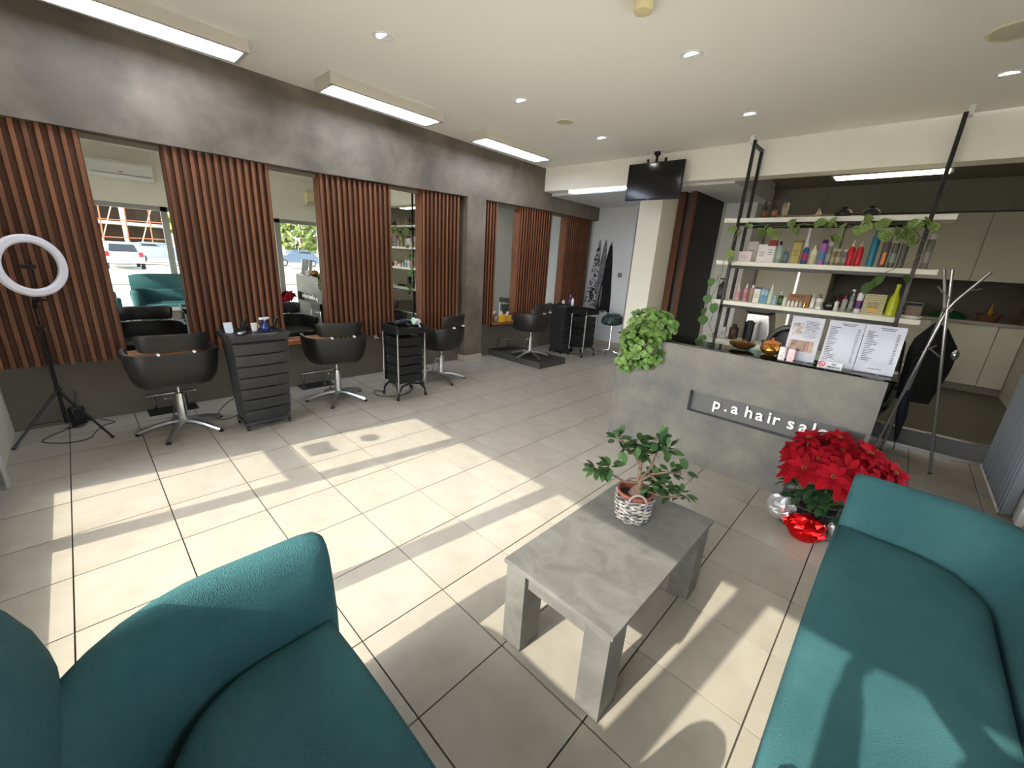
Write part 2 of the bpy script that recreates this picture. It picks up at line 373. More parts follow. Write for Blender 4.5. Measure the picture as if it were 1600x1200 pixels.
for k, (x, y, lb) in enumerate(DL):
    f = (zc(y)-1.706)/(3.29-1.706); X = 4.1156+(x-4.1156)*f; Y = 0.2762+(y-0.2762)*f
    if k == 0:
        dl0 = thing('downlight', lb, 'light', (X,Y,zc(Y)), 0, 'recessed downlights')
        MB().lathe([(0.055,-0.002),(0.085,-0.004),(0.088,0.0),(0.088,0.01),(0.05,0.01)],24,cap=False).build('trim_ring', M_white, dl0)
        MB().lathe([(0.056,0.0),(0.0001,0.004)],24).build('lens', M_downl, dl0)
    else: dup(dl0, lb, (X,Y,zc(Y)))
def vent(x, y, r, lb, g=None):
    f = (zc(y)-1.706)/(3.29-1.706); X = 4.1156+(x-4.1156)*f; Y = 0.2762+(y-0.2762)*f
    t = thing('ceiling_vent', lb, 'vent', (X,Y,zc(Y)), 0, g)
    MB().lathe([(r*0.86,-0.004),(r*0.96,-0.008),(r,0.0),(r,0.01)],28,cap=False).build('rim', M_cream, t)
    MB().lathe([(r*0.86,-0.003),(0.0001,-0.012)],28).build('cover', mat('vent_cover', (206,200,178), 0.6), t)
vent(0.694,4.583,0.10,'round cream ceiling vent between two small downlights'); vent(4.189,4.712,0.145,'larger round ceiling vent cut by the right edge')
sd = thing('smoke_detector', 'cream round smoke detector on ceiling at top edge', 'detector', (2.46,3.05,zc(3.05)))
MB().lathe([(0.062,0.002),(0.066,-0.012),(0.062,-0.02)],24).build('base', M_cream, sd)
MB().lathe([(0.058,-0.02),(0.062,-0.05),(0.055,-0.072),(0.03,-0.078),(0.0001,-0.079)],24,cap=False).build('body', mat('old_cream', (218,206,160), 0.5), sd)
# beam light strips
t = thing('strip_light', 'slim white light strip under the beam left of the television', 'light', (0.05,6.5,2.905), 0)
MB().box(-0.66,-0.03,-0.03,0.62,0.03,0.004).build('housing', M_white, t, smooth=False); MB().box(-0.64,-0.034,-0.036,0.60,0.028,-0.028).build('lens', M_striplight, t, smooth=False)
t = thing('kitchen_light', 'long narrow warm ceiling light behind the shelf unit', 'light', (3.60,6.87,2.87), 0)
MB().box(-0.52,-0.14,0,0.52,0.14,0.31).build('housing', M_gray_plastic, t, smooth=False, bevel=0.004); MB().box(-0.49,-0.11,-0.006,0.49,0.11,0.002).build('diffuser', M_warm, t, smooth=False)

# ---------------------------------------------------------------- television
tv = thing('television', 'black flat television hanging from the ceiling in front of the beam', 'television', (1.09,6.22,2.885), math.radians(2))
MB().box(-0.41,-0.02,-0.245,0.41,0.02,0.245).build('casing', M_black, tv, bevel=0.006)
MB().box(-0.395,-0.0225,-0.225,0.395,-0.019,0.235).build('screen', mat('tv_screen', (8,8,9), 0.12), tv, smooth=False)
MB().box(-0.06,-0.024,-0.243,-0.03,-0.019,-0.232).build('badge', M_gray_plastic, tv, smooth=False)
mb = MB().tube([(-0.03,0.05,zc(6.2)-2.89),(-0.03,0.05,-0.05)],0.018,10).box(-0.16,0.02,0.15,0.12,0.045,0.18).box(-0.16,0.02,-0.15,-0.13,0.04,0.30).box(0.10,0.02,-0.15,0.13,0.04,0.30)
mb.build('bracket', M_bmetal, tv); MB().ball((-0.03,0.05,0.375),0.045,12,8).build('swivel_ball', M_bmetal, tv)
MB().box(-0.15,-0.03,zc(6.2)-2.896,0.09,0.12,zc(6.2)-2.888).build('ceiling_plate', M_white, tv, smooth=False)
cb = MB().tube([(0.05,0.04,0.24),(0.08,0.05,0.30),(0.06,0.05,0.36),(0.0,0.05,0.38)],0.005,5).tube([(-0.12,0.04,0.25),(-0.13,0.05,0.33),(-0.1,0.05,0.38)],0.005,5)
cb.build('cable', M_white, tv)

# ---------------------------------------------------------------- reception desk
dk = thing('reception_desk', 'grey plaster reception desk with recessed salon name and glass top', 'desk', (2.14,3.94,0))
W, D, H = 2.01, 0.62, 1.06
f = MB()
a0, b0, b1 = 0.755, 0.487, 0.682      # recess left, bottom, top
f.box(0,0,0,W,0.09,b0); f.box(0,0,b1,W,0.09,H); f.box(0,0,b0,a0,0.09,b1); f.box(1.985,0,b0,W,0.09,b1)
f.build('front_panel', M_counter, dk, smooth=False)
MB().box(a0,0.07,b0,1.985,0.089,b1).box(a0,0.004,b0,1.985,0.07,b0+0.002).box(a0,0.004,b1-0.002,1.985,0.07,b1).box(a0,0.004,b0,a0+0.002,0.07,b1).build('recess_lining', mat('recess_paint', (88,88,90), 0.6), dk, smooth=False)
s_ = MB().box(0,0.09,0,0.05,D,H).box(W-0.05,0.09,0,W,D,H); s_.build('side_panel', M_counter, dk, smooth=False)
MB().box(0.05,0.09,0.72,W-0.05,D,0.75).build('worktop', M_white, dk, smooth=False)
MB().box(0.0,0.0,H,W,0.36,H+0.004).build('top_board', M_counter, dk, smooth=False)
MB().box(-0.02,-0.03,H+0.012,W+0.04,0.42,H+0.024).build('glass_top', glass_mat('green_glass', (176,205,192)), dk, smooth=False, bevel=0.002)
sp = MB()
for x in (0.3,1.0,1.7): sp.lathe([(0.02,H+0.003),(0.02,H+0.013)],12,(x,0.15,0))
sp.build('glass_spacer', M_chrome, dk)
def lay(x, txt, size=0.135):
    me = text_mesh(txt, size, 0.006, 0.0018); me.materials.append(M_white)
    o = obj('letter', me, dk, (x, 0.055, 0.555), (PI/2,0,0))
    return o
for x, ch_ in ((0.948,'p'),(1.045,'.'),(1.10,'a'),(1.205,'h'),(1.29,'a'),(1.375,'i'),(1.412,'r'),(1.515,'s'),(1.595,'a'),(1.675,'l'),(1.715,'o'),(1.80,'n')): lay(x, ch_)

# things on the desk
ZT = 1.085
def frame(x, lb, kind, w_=0.205):
    t = thing('display_frame', lb, 'sign', (x, 4.07, ZT), math.radians(2), 'acrylic displays on the desk')
    tilt = math.radians(-8)
    def P(m, **k): return m.xf(Matrix.Rotation(tilt,4,'X'))
    P(MB().box(-w_/2,-0.002,0.0,w_/2,0.004,0.335)).build('sheet', M_paper, t, smooth=False)
    P(MB().box(-w_/2-0.003,-0.010,0.0,w_/2+0.003,-0.007,0.34)).build('acrylic_cover', glass_mat('acrylic_satin', (250,250,252), 0.05, 1.12), t, smooth=False)
    MB().box(-w_/2,-0.03,-0.002,w_/2,0.09,0.003).build('foot', glass_mat('acrylic',(225,235,240)), t, smooth=False)
    m = MB()
    if kind == 0:
        for k in range(12): m.box(-0.01,-0.0035,0.30-k*0.011,0.085-random.random()*0.02,-0.002,0.303-k*0.011)
        P(MB().box(-0.085,-0.0036,0.19,-0.02,-0.002,0.285)).build('photo', mat('portrait_print', (120,130,118), 0.6, c2=(214,190,178), scale=35), t, smooth=False)
        P(MB().box(-0.085,-0.0036,0.07,0.075,-0.002,0.155)).build('photo', mat('hair_print', (88,48,40), 0.6, c2=(206,170,140), scale=22, stretch=(3,1,0.6)), t, smooth=False)
    else:
        m.box(-0.03,-0.0035,0.315,0.06,-0.002,0.319); m.box(-0.02,-0.0035,0.304,0.05,-0.002,0.308)
        for k in range(20 if kind == 1 else 17):
            z = 0.285-k*0.0125; L = random.uniform(0.03,0.07)
            m.box(-0.09,-0.0035,z,-0.09+L,-0.002,z+0.004); m.box(0.068,-0.0035,z-0.004,0.085,-0.002,z)
        m.box(-0.03,-0.0035,0.03,0.04,-0.002,0.034)
    P(m).build('printed_text', M_ink, t, smooth=False, kind='stuff')
frame(3.60, 'white advert display with hair photos, leftmost of three', 0)
frame(3.835, 'white price list display in the middle of three', 1)
frame(4.05, 'white price list display at the right end of the desk', 2, 0.215)
ns = thing('no_smoking_sign', 'small white no smoking sign lying against the price list', 'sign', (3.815,3.945,ZT), math.radians(0))
MB().box(-0.072,-0.004,0,0.072,0.004,0.052).build('plate', M_paper, ns, smooth=False, rot=(math.radians(-15),0,0))
MB().tube([(-0.047+0.018*math.cos(a*PI/8),-0.007,0.028+0.018*math.sin(a*PI/8)) for a in range(17)],0.003,5).tube([(-0.06,-0.007,0.041),(-0.034,-0.007,0.015)],0.0025,5).tube([(-0.058,-0.007,0.027),(-0.036,-0.007,0.027)],0.002,4).build('red_symbol', mat('sign_red',(190,30,30),0.5), ns)
for z_, tx in ((0.029,'NO'),(0.010,'SMOKING')):
    me = text_mesh(tx, 0.017, 0.0005, 0.0004, 'CENTER'); me.materials.append(M_black); obj('lettering', me, ns, (0.024,-0.008+0.25*z_-0.002,z_), (math.radians(75),0,0))
b = thing('mosaic_bowl', 'shallow brown and gold leafy glass bowl on desk', 'bowl', (3.17,4.17,ZT))
MB().lathe([(0.03,0.0),(0.06,0.006),(0.095,0.03),(0.105,0.05),(0.10,0.05),(0.088,0.032),(0.05,0.012),(0.001,0.01)],28,cap=False).build('dish', mat('brown_mosaic',(110,70,36),0.3,0.5,c2=(50,30,20),scale=50), b)
pm = MB()
for k in range(46):
    a = random.random()*6.28; r = random.random()*0.085; x, y = r*math.cos(a), r*math.sin(a); z = 0.045+random.random()*0.028-0.1*r*0
    pm.add([(x-0.012,y,z),(x,y-0.009,z+0.008),(x+0.012,y,z),(x,y+0.009,z+0.012)],[(0,1,2,3)])
pm.build('gold_petals', mat('gold_petal', (206,158,84), 0.2, 0.9), b, smooth=False, kind='stuff')
b = thing('candy_bowl', 'round amber mosaic glass bowl with lid on desk', 'bowl', (3.40,4.10,ZT))
MB().lathe([(0.03,0.0),(0.055,0.012),(0.078,0.045),(0.072,0.085),(0.06,0.10)],26,cap=False).build('body', M_gold, b, bevel=0)
MB().lathe([(0.068,0.098),(0.06,0.108),(0.03,0.118),(0.008,0.122),(0.012,0.135),(0.0001,0.142)],26,cap=False).build('lid', mat('amber', (188,112,50), 0.2, 0.3), b)
for k, (x, y, lb, c) in enumerate(((3.505,3.985,'small pale floral carton in front of amber bowl',(206,200,204)),(3.565,3.975,'small pink floral carton beside the advert display',(214,178,184)))):
    b = thing('cosmetic_carton', lb, 'box', (x,y,ZT), math.radians(8), 'cartons on the desk')
    MB().box(-0.022,-0.022,0,0.022,0.022,0.098).build('carton', mat('floral_print%d'%k, c, 0.4, c2=(150,110,120), scale=60, mixp=(0.55,0.65)), b, smooth=False, bevel=0.001)
    MB().box(-0.0225,-0.0225,0.075,0.0225,0.0225,0.085).build('band', M_paper, b, smooth=False)
b = thing('pen_holder', 'small clear business card holder by the green plant', 'holder', (2.50,4.06,ZT))
MB().box(-0.05,-0.03,0,0.05,0.03,0.006).hexa([(-0.05,0.0,0.006),(0.05,0,0.006),(0.05,0.005,0.006),(-0.05,0.005,0.006)],[(-0.05,0.03,0.05),(0.05,0.03,0.05),(0.05,0.035,0.05),(-0.05,0.035,0.05)]).build('holder_body', glass_mat('acrylic'), b, smooth=False)

# ---------------------------------------------------------------- shelf unit
su = thing('shelf_unit', 'tall black steel frame shelf unit with four white planks', 'shelf', (0,0,0))
for x, y, z1, z0 in ((2.37,6.05,3.20,0.0),(4.07,6.05,3.20,0.0),(2.37,6.38,3.17,0.217),(4.07,6.38,3.17,0.217)):
    MB().box(x-0.017,y-0.017,z0,x+0.017,y+0.017,z1).build('post', M_bmetal, su, smooth=False, bevel=0.002)
for x in (2.37,4.07): MB().box(x-0.017,6.067,3.14,x+0.017,6.363,3.17).build('cross_bar', M_bmetal, su, smooth=False)
for k, z in enumerate((2.35,1.85,1.365,0.87)):
    MB().box(2.205,6.035,z-0.05,4.245,6.365,z).build('shelf_board', M_shelfw, su, smooth=False, bevel=0.002)
    br = MB(); br.box(2.385,6.04,z-0.085,4.055,6.06,z-0.051); br.box(2.385,6.37,z-0.085,4.055,6.39,z-0.051)
    br.build('support_bar', M_bmetal, su, smooth=False)
for s_x in (2.30,4.10):
    MB().box(s_x-0.02,6.15,3.2,s_x+0.02,6.25,zc(6.2)).build('ceiling_bracket', M_white, su, smooth=False)
YI = 6.17
def bottle(name, lb, x, z, h, r, body, cap, style='bottle', capc=None, g=None, y=None, label_c=None, rough=0.35, metal=0, rz=0):
    t = thing(name, lb, 'bottle', (x, YI if y is None else y, z), rz, g)
    m = mat('%s_body' % lb[:28].replace(' ', '_'), body, rough, metal)
    mc = mat('cap_%d_%d_%d' % cap, cap, 0.35)
    if style == 'can':
        MB().lathe([(r*0.96,0),(r,0.006),(r,h*0.80),(r*0.92,h*0.84),(r*0.5,h*0.86)],18).build('body', m, t)
        MB().lathe([(r*0.78,h*0.84),(r*0.8,h*0.97),(r*0.7,h)],18).build('cap', mc, t)
    elif style == 'spray':
        MB().lathe([(r*0.9,0),(r,0.008),(r,h*0.62),(r*0.72,h*0.72),(r*0.34,h*0.77)],18).build('body', m, t)
        MB().lathe([(r*0.42,h*0.76),(r*0.36,h*0.86),(r*0.2,h*0.92),(r*0.12,h)],14).build('cap', mc, t)
    elif style == 'pump':
        MB().lathe([(r*0.9,0),(r,0.008),(r,h*0.66),(r*0.8,h*0.72),(r*0.36,h*0.75)],18).build('body', m, t)
        MB().lathe([(r*0.4,h*0.74),(r*0.4,h*0.82),(r*0.12,h*0.84),(r*0.12,h*0.95)],12).box(-r*0.9,-r*0.18,h*0.93,r*0.3,r*0.18,h).build('pump', mc, t)
    elif style == 'cone':
        MB().lathe([(r*0.95,0),(r,0.01),(r*0.95,h*0.55),(r*0.5,h*0.72)],18).build('body', m, t)
        MB().lathe([(r*0.5,h*0.72),(r*0.1,h)],14).build('cap', mc, t)
    elif style == 'dropper':
        MB().lathe([(r*0.95,0),(r,0.006),(r,h*0.5),(r*0.55,h*0.58)],18).build('body', m, t)
        MB().lathe([(r*1.02,h*0.42),(r*1.02,h*0.72),(r*0.45,h*0.78),(r*0.32,h*0.97),(r*0.2,h)],16).build('cap', mc, t)
    elif style == 'wine':
        MB().lathe([(r*0.95,0),(r,0.01),(r,h*0.42),(r*0.82,h*0.58),(r*0.42,h*0.74),(r*0.34,h*0.93)],20).build('body', m, t)
        MB().lathe([(r*0.38,h*0.92),(r*0.38,h)],16).build('cap', mc, t)
    else:
        MB().lathe([(r*0.92,0),(r,0.008),(r,h*0.74),(r*0.85,h*0.80),(r*0.4,h*0.83)],18).build('body', m, t)
        MB().lathe([(r*0.46,h*0.83),(r*0.46,h)],14).build('cap', mc, t)
    if label_c: MB().lathe([(r*1.012,h*0.18),(r*1.012,h*0.5)],18,cap=False).build('label', mat('lbl_%d_%d_%d' % label_c, label_c, 0.5), t)
    return t
def carton(lb, x, z, w_, h, d, c, c2=None, g=None, y=None, band=None, rz=0):
    t = thing('product_box', lb, 'box', (x, YI if y is None else y, z), rz, g)
    MB().box(-w_/2,-d/2,0,w_/2,d/2,h).build('carton', mat('carton_'+lb[:26].replace(' ','_'), c, 0.45, c2=c2, scale=30) if c2 else mat('carton_'+lb[:26].replace(' ','_'), c, 0.45), t, smooth=False, bevel=0.001)
    if band:
        MB().box(-w_/2-0.001,-d/2-0.001,h*band[0],w_/2+0.001,d/2+0.001,h*band[1]).build('colour_band', mat('band_%d_%d_%d' % band[2], band[2], 0.5), t, smooth=False)
    m = MB()
    for k in range(3): m.box(-w_*0.3,-d/2-0.002,h*(0.35+0.1*k),w_*0.25,-d/2-0.0005,h*(0.37+0.1*k))
    m.build('printed_text', M_ink, t, smooth=False, kind='stuff')
    return t
# top plank
g1 = 'items on the top plank'
bottle('dropper_bottle','dark brown dropper bottle, leftmost of three on top plank',2.60,2.35,0.20,0.030,(92,48,30),(16,15,16),'dropper',label_c=(120,66,44),g=g1)
bottle('dropper_bottle','dark brown dropper bottle, middle of three on top plank',2.705,2.35,0.205,0.030,(70,38,24),(16,15,16),'dropper',label_c=(150,90,60),g=g1)
bottle('spray_bottle','dark trigger spray bottle right of two dropper bottles',2.81,2.35,0.235,0.033,(112,98,84),(16,15,16),'pump',label_c=(140,128,108),g=g1)
t = thing('reed_diffuser','small glass reed diffuser with two black sticks','diffuser',(3.145,YI,2.35))
MB().lathe([(0.028,0),(0.032,0.01),(0.026,0.05),(0.012,0.075),(0.014,0.095)],16).build('flask', mat('amber_glass',(150,128,110),0.15), t)
MB().tube([(0,0,0.03),(0.0,0,0.26)],0.0035,5).build('reed', M_bmetal, t); MB().tube([(0.004,0,0.03),(0.065,0,0.25)],0.0035,5).build('reed', M_bmetal, t)
v0 = thing('black_vase','round black vase with narrow lip, left of the pair','vase',(3.37,YI,2.35),0,'round black vases on the top plank')
MB().lathe([(0.04,0),(0.075,0.02),(0.08,0.045),(0.06,0.075),(0.028,0.085),(0.026,0.093),(0.034,0.105),(0.028,0.106),(0.02,0.09)],24,cap=False).build('vase_body', mat('matt_black',(22,22,24),0.55), v0)
MB().lathe([(0.026,0.088),(0.03,0.092)],20,cap=False).build('neck_ring', M_bmetal, v0)
dup(v0,'round black vase with narrow lip, right of the pair',(3.60,YI,2.35))
# second plank
g2 = 'hair products on the second plank'
carton('flat pale pink box at left end of second plank',2.51,1.85,0.145,0.12,0.08,(226,212,214),g=g2,y=6.13)
carton('tall pale silver pink box behind the flat pink one',2.545,1.85,0.105,0.245,0.06,(206,196,198),g=g2,y=6.25)
carton('plain tall white product box on second plank',2.68,1.85,0.10,0.21,0.06,(230,226,228),g=g2)
carton('tall white box with maroon top on second plank',2.77,1.85,0.085,0.26,0.06,(228,224,222),g=g2,band=(0.74,1.002,(140,36,52)))
bottle('shampoo_bottle','pale green bottle with black cap on second plank',2.855,1.85,0.25,0.032,(148,166,158),(22,22,24),g=g2,label_c=(160,178,168))
bottle('serum_bottle','short blue grey bottle with dropper top',2.93,1.85,0.19,0.027,(84,102,116),(170,176,176),'spray',g=g2,label_c=(110,128,138))
carton('tall gold green product box on second plank',3.03,1.85,0.085,0.262,0.06,(168,152,78),g=g2,band=(0.9,1.002,(120,104,50)))
bottle('nozzle_bottle','blue and magenta bottle with white nozzle',3.12,1.85,0.248,0.031,(30,84,142),(228,228,226),'spray',g=g2,label_c=(170,44,104))
bottle('lotion_bottle','cream white bottle with stubby spray top',3.20,1.85,0.216,0.034,(220,216,186),(222,218,196),'spray',g=g2,label_c=(206,200,160))
bottle('hairspray_can','violet hairspray can with dark purple cap',3.28,1.85,0.272,0.034,(168,104,176),(84,32,110),'can',g=g2,label_c=(74,132,176))
bottle('mousse_bottle','grey bottle with pale cap beside the violet can',3.338,1.85,0.245,0.024,(124,124,124),(196,196,190),'can',g=g2,label_c=(160,160,158))
bottle('small_bottle','small brown bottle with clear cap, left of two',3.385,1.85,0.18,0.021,(132,118,92),(196,192,176),'can',g=g2,label_c=(170,160,130))
bottle('small_bottle','small brown bottle with clear cap, right of two',3.432,1.85,0.18,0.021,(122,112,92),(196,192,176),'can',g=g2,label_c=(180,170,140))
bottle('small_bottle','small grey bottle with white cap left of red bottles',3.487,1.85,0.174,0.021,(110,112,114),(214,212,206),'can',g=g2,label_c=(150,152,154))
bottle('red_bottle','bright red bottle with pale nozzle, left of the pair',3.535,1.85,0.27,0.032,(196,22,44),(214,190,184),'spray',g='red bottles on the second plank')
bottle('red_bottle','bright red bottle with pale nozzle, right of the pair',3.605,1.85,0.27,0.031,(196,22,44),(214,190,184),'spray',g='red bottles on the second plank')
bottle('hairspray_can','tall teal blue hairspray can, tallest on second plank',3.712,1.85,0.37,0.033,(34,124,150),(70,150,168),'can',g=g2)
t = bottle('hairspray_can','dark grey spray can with orange lettering',3.81,1.85,0.30,0.033,(92,84,80),(130,124,118),'can',g=g2)
MB().box(-0.012,-0.036,0.03,0.016,-0.033,0.15).build('orange_lettering', mat('orange_ink',(222,130,52),0.5), t, smooth=False)
bottle('hairspray_can','dark grey spray can with clear lid and white print, left one',3.882,1.85,0.29,0.029,(96,92,88),(196,194,188),'can',g=g2,label_c=(128,150,142))
bottle('hairspray_can','dark grey spray can with clear lid behind green leaf',3.952,1.85,0.29,0.030,(98,90,86),(196,194,188),'can',g=g2)
bottle('hairspray_can','clear grey spray can right of the right black post',4.13,1.85,0.335,0.032,(118,116,112),(200,198,192),'can',g=g2,label_c=(150,148,144))
# third plank
g3 = 'hair products on the third plank'; z3 = 1.365
bottle('pump_bottle','black pump bottle left of the left shelf post',2.295,z3,0.27,0.042,(26,28,28),(20,20,22),'pump',g=g3,label_c=(60,62,62))
bottle('spray_bottle','pink and white slim spray bottle, leftmost right of post',2.50,z3,0.23,0.027,(206,170,178),(236,234,232),'spray',g=g3,label_c=(196,140,152))
bottle('spray_bottle','deeper pink slim spray bottle with white top',2.59,z3,0.225,0.028,(196,140,152),(240,238,236),'spray',g=g3,label_c=(176,112,128))
bottle('spray_bottle','beige pink slim bottle with white cap',2.66,z3,0.21,0.028,(166,138,128),(228,224,218),'bottle',g=g3,label_c=(150,128,112))
carton('white product box with dark blue top edge',2.725,z3,0.07,0.188,0.05,(222,220,208),g=g3,band=(0.9,1.002,(52,60,120)))
carton('light blue tube shaped box on third plank',2.805,z3,0.076,0.177,0.05,(96,146,178),g=g3,band=(0.55,0.9,(150,186,202)))
bottle('cone_bottle','tall pale green cone topped bottle',2.872,z3,0.238,0.031,(196,206,186),(214,218,200),'cone',g=g3)
bottle('small_bottle','short pale blue bottle on third plank',2.93,z3,0.11,0.026,(150,172,196),(190,204,216),'bottle',g=g3,y=6.12)
bottle('pump_bottle','dark green pump bottle with white pump',2.985,z3,0.16,0.027,(42,66,34),(226,226,220),'pump',g=g3,label_c=(90,120,60))
bottle('cream_jar','small white jar left of the brown gift box',3.035,z3,0.10,0.024,(222,222,214),(230,230,224),'can',g=g3)
t = thing('gift_box','brown gift box with dark lettering and row of small bottles','box',(3.17,YI,z3))
MB().box(-0.11,-0.03,0,0.11,0.05,0.146).build('carton', mat('kraft_brown',(146,104,70),0.6), t, smooth=False, bevel=0.001)
me = text_mesh('OLAPLEX', 0.036, 0.0005, 0.0006, 'CENTER'); me.materials.append(mat('dark_red_ink',(70,22,20),0.5)); obj('lettering', me, t, (-0.01,-0.032,0.108), (PI/2,0,0))
for k in range(5):
    MB().lathe([(0.014,0),(0.014,0.05),(0.006,0.056),(0.006,0.07)],10).build('mini_bottle', [M_white,M_white,M_white,M_paper,M_gold][k], t, loc=(-0.085+k*0.04,-0.045,0.002))
bottle('white_bottle','white nozzle bottle right of the brown gift box',3.31,z3,0.17,0.024,(222,222,212),(214,214,206),'cone',g=g3)
bottle('white_bottle','wide white bottle with black pump beside it',3.375,z3,0.166,0.034,(224,224,216),(28,28,30),'pump',g=g3,label_c=(186,186,180))
t = thing('black_bowl','black mixing bowl in the middle of third plank','bowl',(3.47,YI,z3))
MB().lathe([(0.04,0),(0.055,0.04),(0.062,0.085),(0.058,0.085),(0.05,0.04),(0.001,0.01)],20,cap=False).build('bowl_body', M_black, t); MB().box(-0.02,-0.064,0.045,0.03,-0.055,0.062).build('label_strip', M_gray_plastic, t, smooth=False)
bottle('small_bottle','small white bottle with red cap, left one',3.54,z3,0.13,0.020,(208,206,202),(168,26,40),'bottle',g=g3,y=6.12)
bottle('small_bottle','grey bottle with dark red cap, right one',3.60,z3,0.168,0.027,(150,150,150),(150,28,40),'bottle',g=g3)
bottle('pump_bottle','grey green pump bottle on third plank',3.66,z3,0.244,0.023,(110,122,118),(196,200,196),'pump',g=g3,label_c=(150,150,140))
bottle('white_bottle','tall white bottle with purple cap and label',3.725,z3,0.268,0.029,(222,220,222),(76,34,104),'bottle',g=g3,label_c=(96,50,120))
t = carton('square box with cream and grey zigzag pattern',3.85,z3,0.175,0.212,0.07,(196,186,140),g=g3)
zz = MB()
for k in range(9):
    for i in range(8):
        x0 = -0.084+i*0.021; x1 = x0+0.021; za, zb = (0.012+k*0.022, 0.022+k*0.022); a_, b_ = (za, zb) if i % 2 else (zb, za)
        zz.add([(x0,-0.0365,a_),(x1,-0.0365,b_),(x1,-0.0365,b_+0.006),(x0,-0.0365,a_+0.006)],[(0,1,2,3)])
zz.build('zigzag_print', mat('zigzag_ink',(96,88,72),0.6), t, smooth=False, kind='stuff')
MB().box(-0.035,-0.037,0.03,0.04,-0.0355,0.075).build('gold_label', mat('gold_label',(206,160,70),0.5), t, smooth=False)
bottle('large_bottle','large lime yellow bottle with narrow neck by right post',4.0,z3,0.33,0.046,(186,196,36),(196,206,50),'wine',g=g3,y=6.2)
t = thing('brown_box','brown lidded box on white dish right of right post','box',(4.17,6.2,z3))
MB().box(-0.06,-0.06,0.03,0.06,0.06,0.13).build('carton', mat('dull_brown',(110,92,76),0.6), t, bevel=0.003); MB().lathe([(0.06,0),(0.09,0.028),(0.085,0.03)],22,sy=0.9).build('dish', M_shelfw, t)
# bottom plank
z4 = 0.87
t = carton('small white carton on the bottom plank left side',2.43,z4,0.05,0.14,0.05,(220,220,216)); 
bottle('brown_bottle','dark brown bottle on the bottom plank',2.55,z4,0.20,0.055,(60,36,26),(22,20,20),'bottle')
t = thing('coffee_grinder','tall black canister on bottom plank before silver machine','canister',(2.72,YI,z4))
MB().lathe([(0.055,0),(0.055,0.22),(0.06,0.225),(0.06,0.25)],18).build('canister_body', M_black, t); MB().lathe([(0.045,0.25),(0.03,0.27)],18).build('lid', M_dgrey, t)
t = thing('coffee_machine','silver and black coffee machine behind the bottom plank','machine',(2.75,6.62,0.217))
MB().box(-0.20,-0.18,0,0.20,0.18,0.62).build('stand', M_black, t, bevel=0.01)
MB().loft([[(-0.17,-0.17,z),(0.17-0.02*k,-0.17,z),(0.17-0.02*k,0.15,z),(-0.17,0.15,z)] for k, z in enumerate((0.62,0.75,0.90,1.0))]).build('housing', M_steel, t, bevel=0.02)
MB().box(-0.17,-0.19,1.0,0.12,0.15,1.08).build('lid', M_black, t, bevel=0.015)
for k in range(4):
    c_ = thing('black_cup',['leftmost','second from left','third from left','rightmost'][k]+' small black cup in the row of four on bottom plank','cup',(2.93+k*0.10,YI,z4),0,'row of black cups on the bottom plank')
    MB().lathe([(0.025,0),(0.038,0.02),(0.04,0.05),(0.036,0.05),(0.03,0.01),(0.001,0.008)],16,cap=False).build('cup_body', M_black, c_)
    MB().tube([(0.037,0,0.042),(0.055,0,0.035),(0.05,0,0.018),(0.034,0,0.015)],0.004,5).build('handle', M_black, c_)
t = thing('hood_dryer','black arched hood dryer behind the desk','dryer',(3.30,5.45,0))
MB().lathe([(0.24,0),(0.24,0.03),(0.03,0.06)],20).build('base', M_black, t); MB().tube([(0,0,0.05),(0,0,0.85)],0.02,10).build('pole', M_chrome, t)
hb = MB(); rr = []
for k in range(15):
    a = PI*k/14; rr.append([(0.21*math.cos(a)*q, y_, 0.98+0.24*math.sin(a)*q) for q, y_ in ((1,-0.10),(1,0.12),(0.82,0.12),(0.80,-0.10))])
hb.loft(rr); hb.build('hood', M_black, t, bevel=0.01); MB().box(-0.17,0.08,0.80,0.17,0.11,1.15).build('inner_shell', M_dgrey, t, bevel=0.02)

# pothos vine
def leaf_mesh(name, m, L=1.0, W_=0.8, cup=0.15, tip=1.3, seg=5, heart=0.15):
    v = [(0,0,0)]; rows = []
    mb_ = MB(); pts = []
    for i in range(seg+1):
        s = i/seg; wd = W_/2*math.sin(PI*min(1,(s+0.02))**(1/tip))**0.8 if 0 < s < 1 else 0.0
        if i == 0: wd = W_*0.08
        y = s*L
        pts.append([(-wd, y-heart*L*(1-s)*(wd/(W_/2+1e-6)), -cup*s*s*L+cup*0.8*wd), (0, y, -cup*s*s*L), (wd, y-heart*L*(1-s)*(wd/(W_/2+1e-6)), -cup*s*s*L+cup*0.8*wd)])
    mb_.loft(pts, closed=False, cap=False)
    return mb_.mesh(name, m, True, 80)
LM_var = leaf_mesh('leaf', M_varieg, 1, 1.15, 0.2, 0.9); LM_grn = leaf_mesh('leaf', M_green, 1, 1.0, 0.2, 0.9)
def put_leaf(me, parent, p, d, size, roll=0.0, name='leaf', wid=1.0):
    d = Vector(d).normalized(); up = Vector((0,0,1)) if abs(d.z) < 0.95 else Vector((0,-1,0))
    x = d.cross(up).normalized(); z = x.cross(d)
    Mx = Matrix((x, d, z)).transposed().to_4x4() @ Matrix.Rotation(roll, 4, 'Y')
    o = bpy.data.objects.new(name, me); COL.objects.link(o); o.parent = parent
    o.matrix_local = Matrix.Translation(p) @ Mx @ Matrix.Diagonal((size*wid, size, size, 1))
    return o
vn = thing('trailing_vine', 'trailing variegated ivy strung along the shelf unit frame', 'plant', (2.37,6.0,2.22))
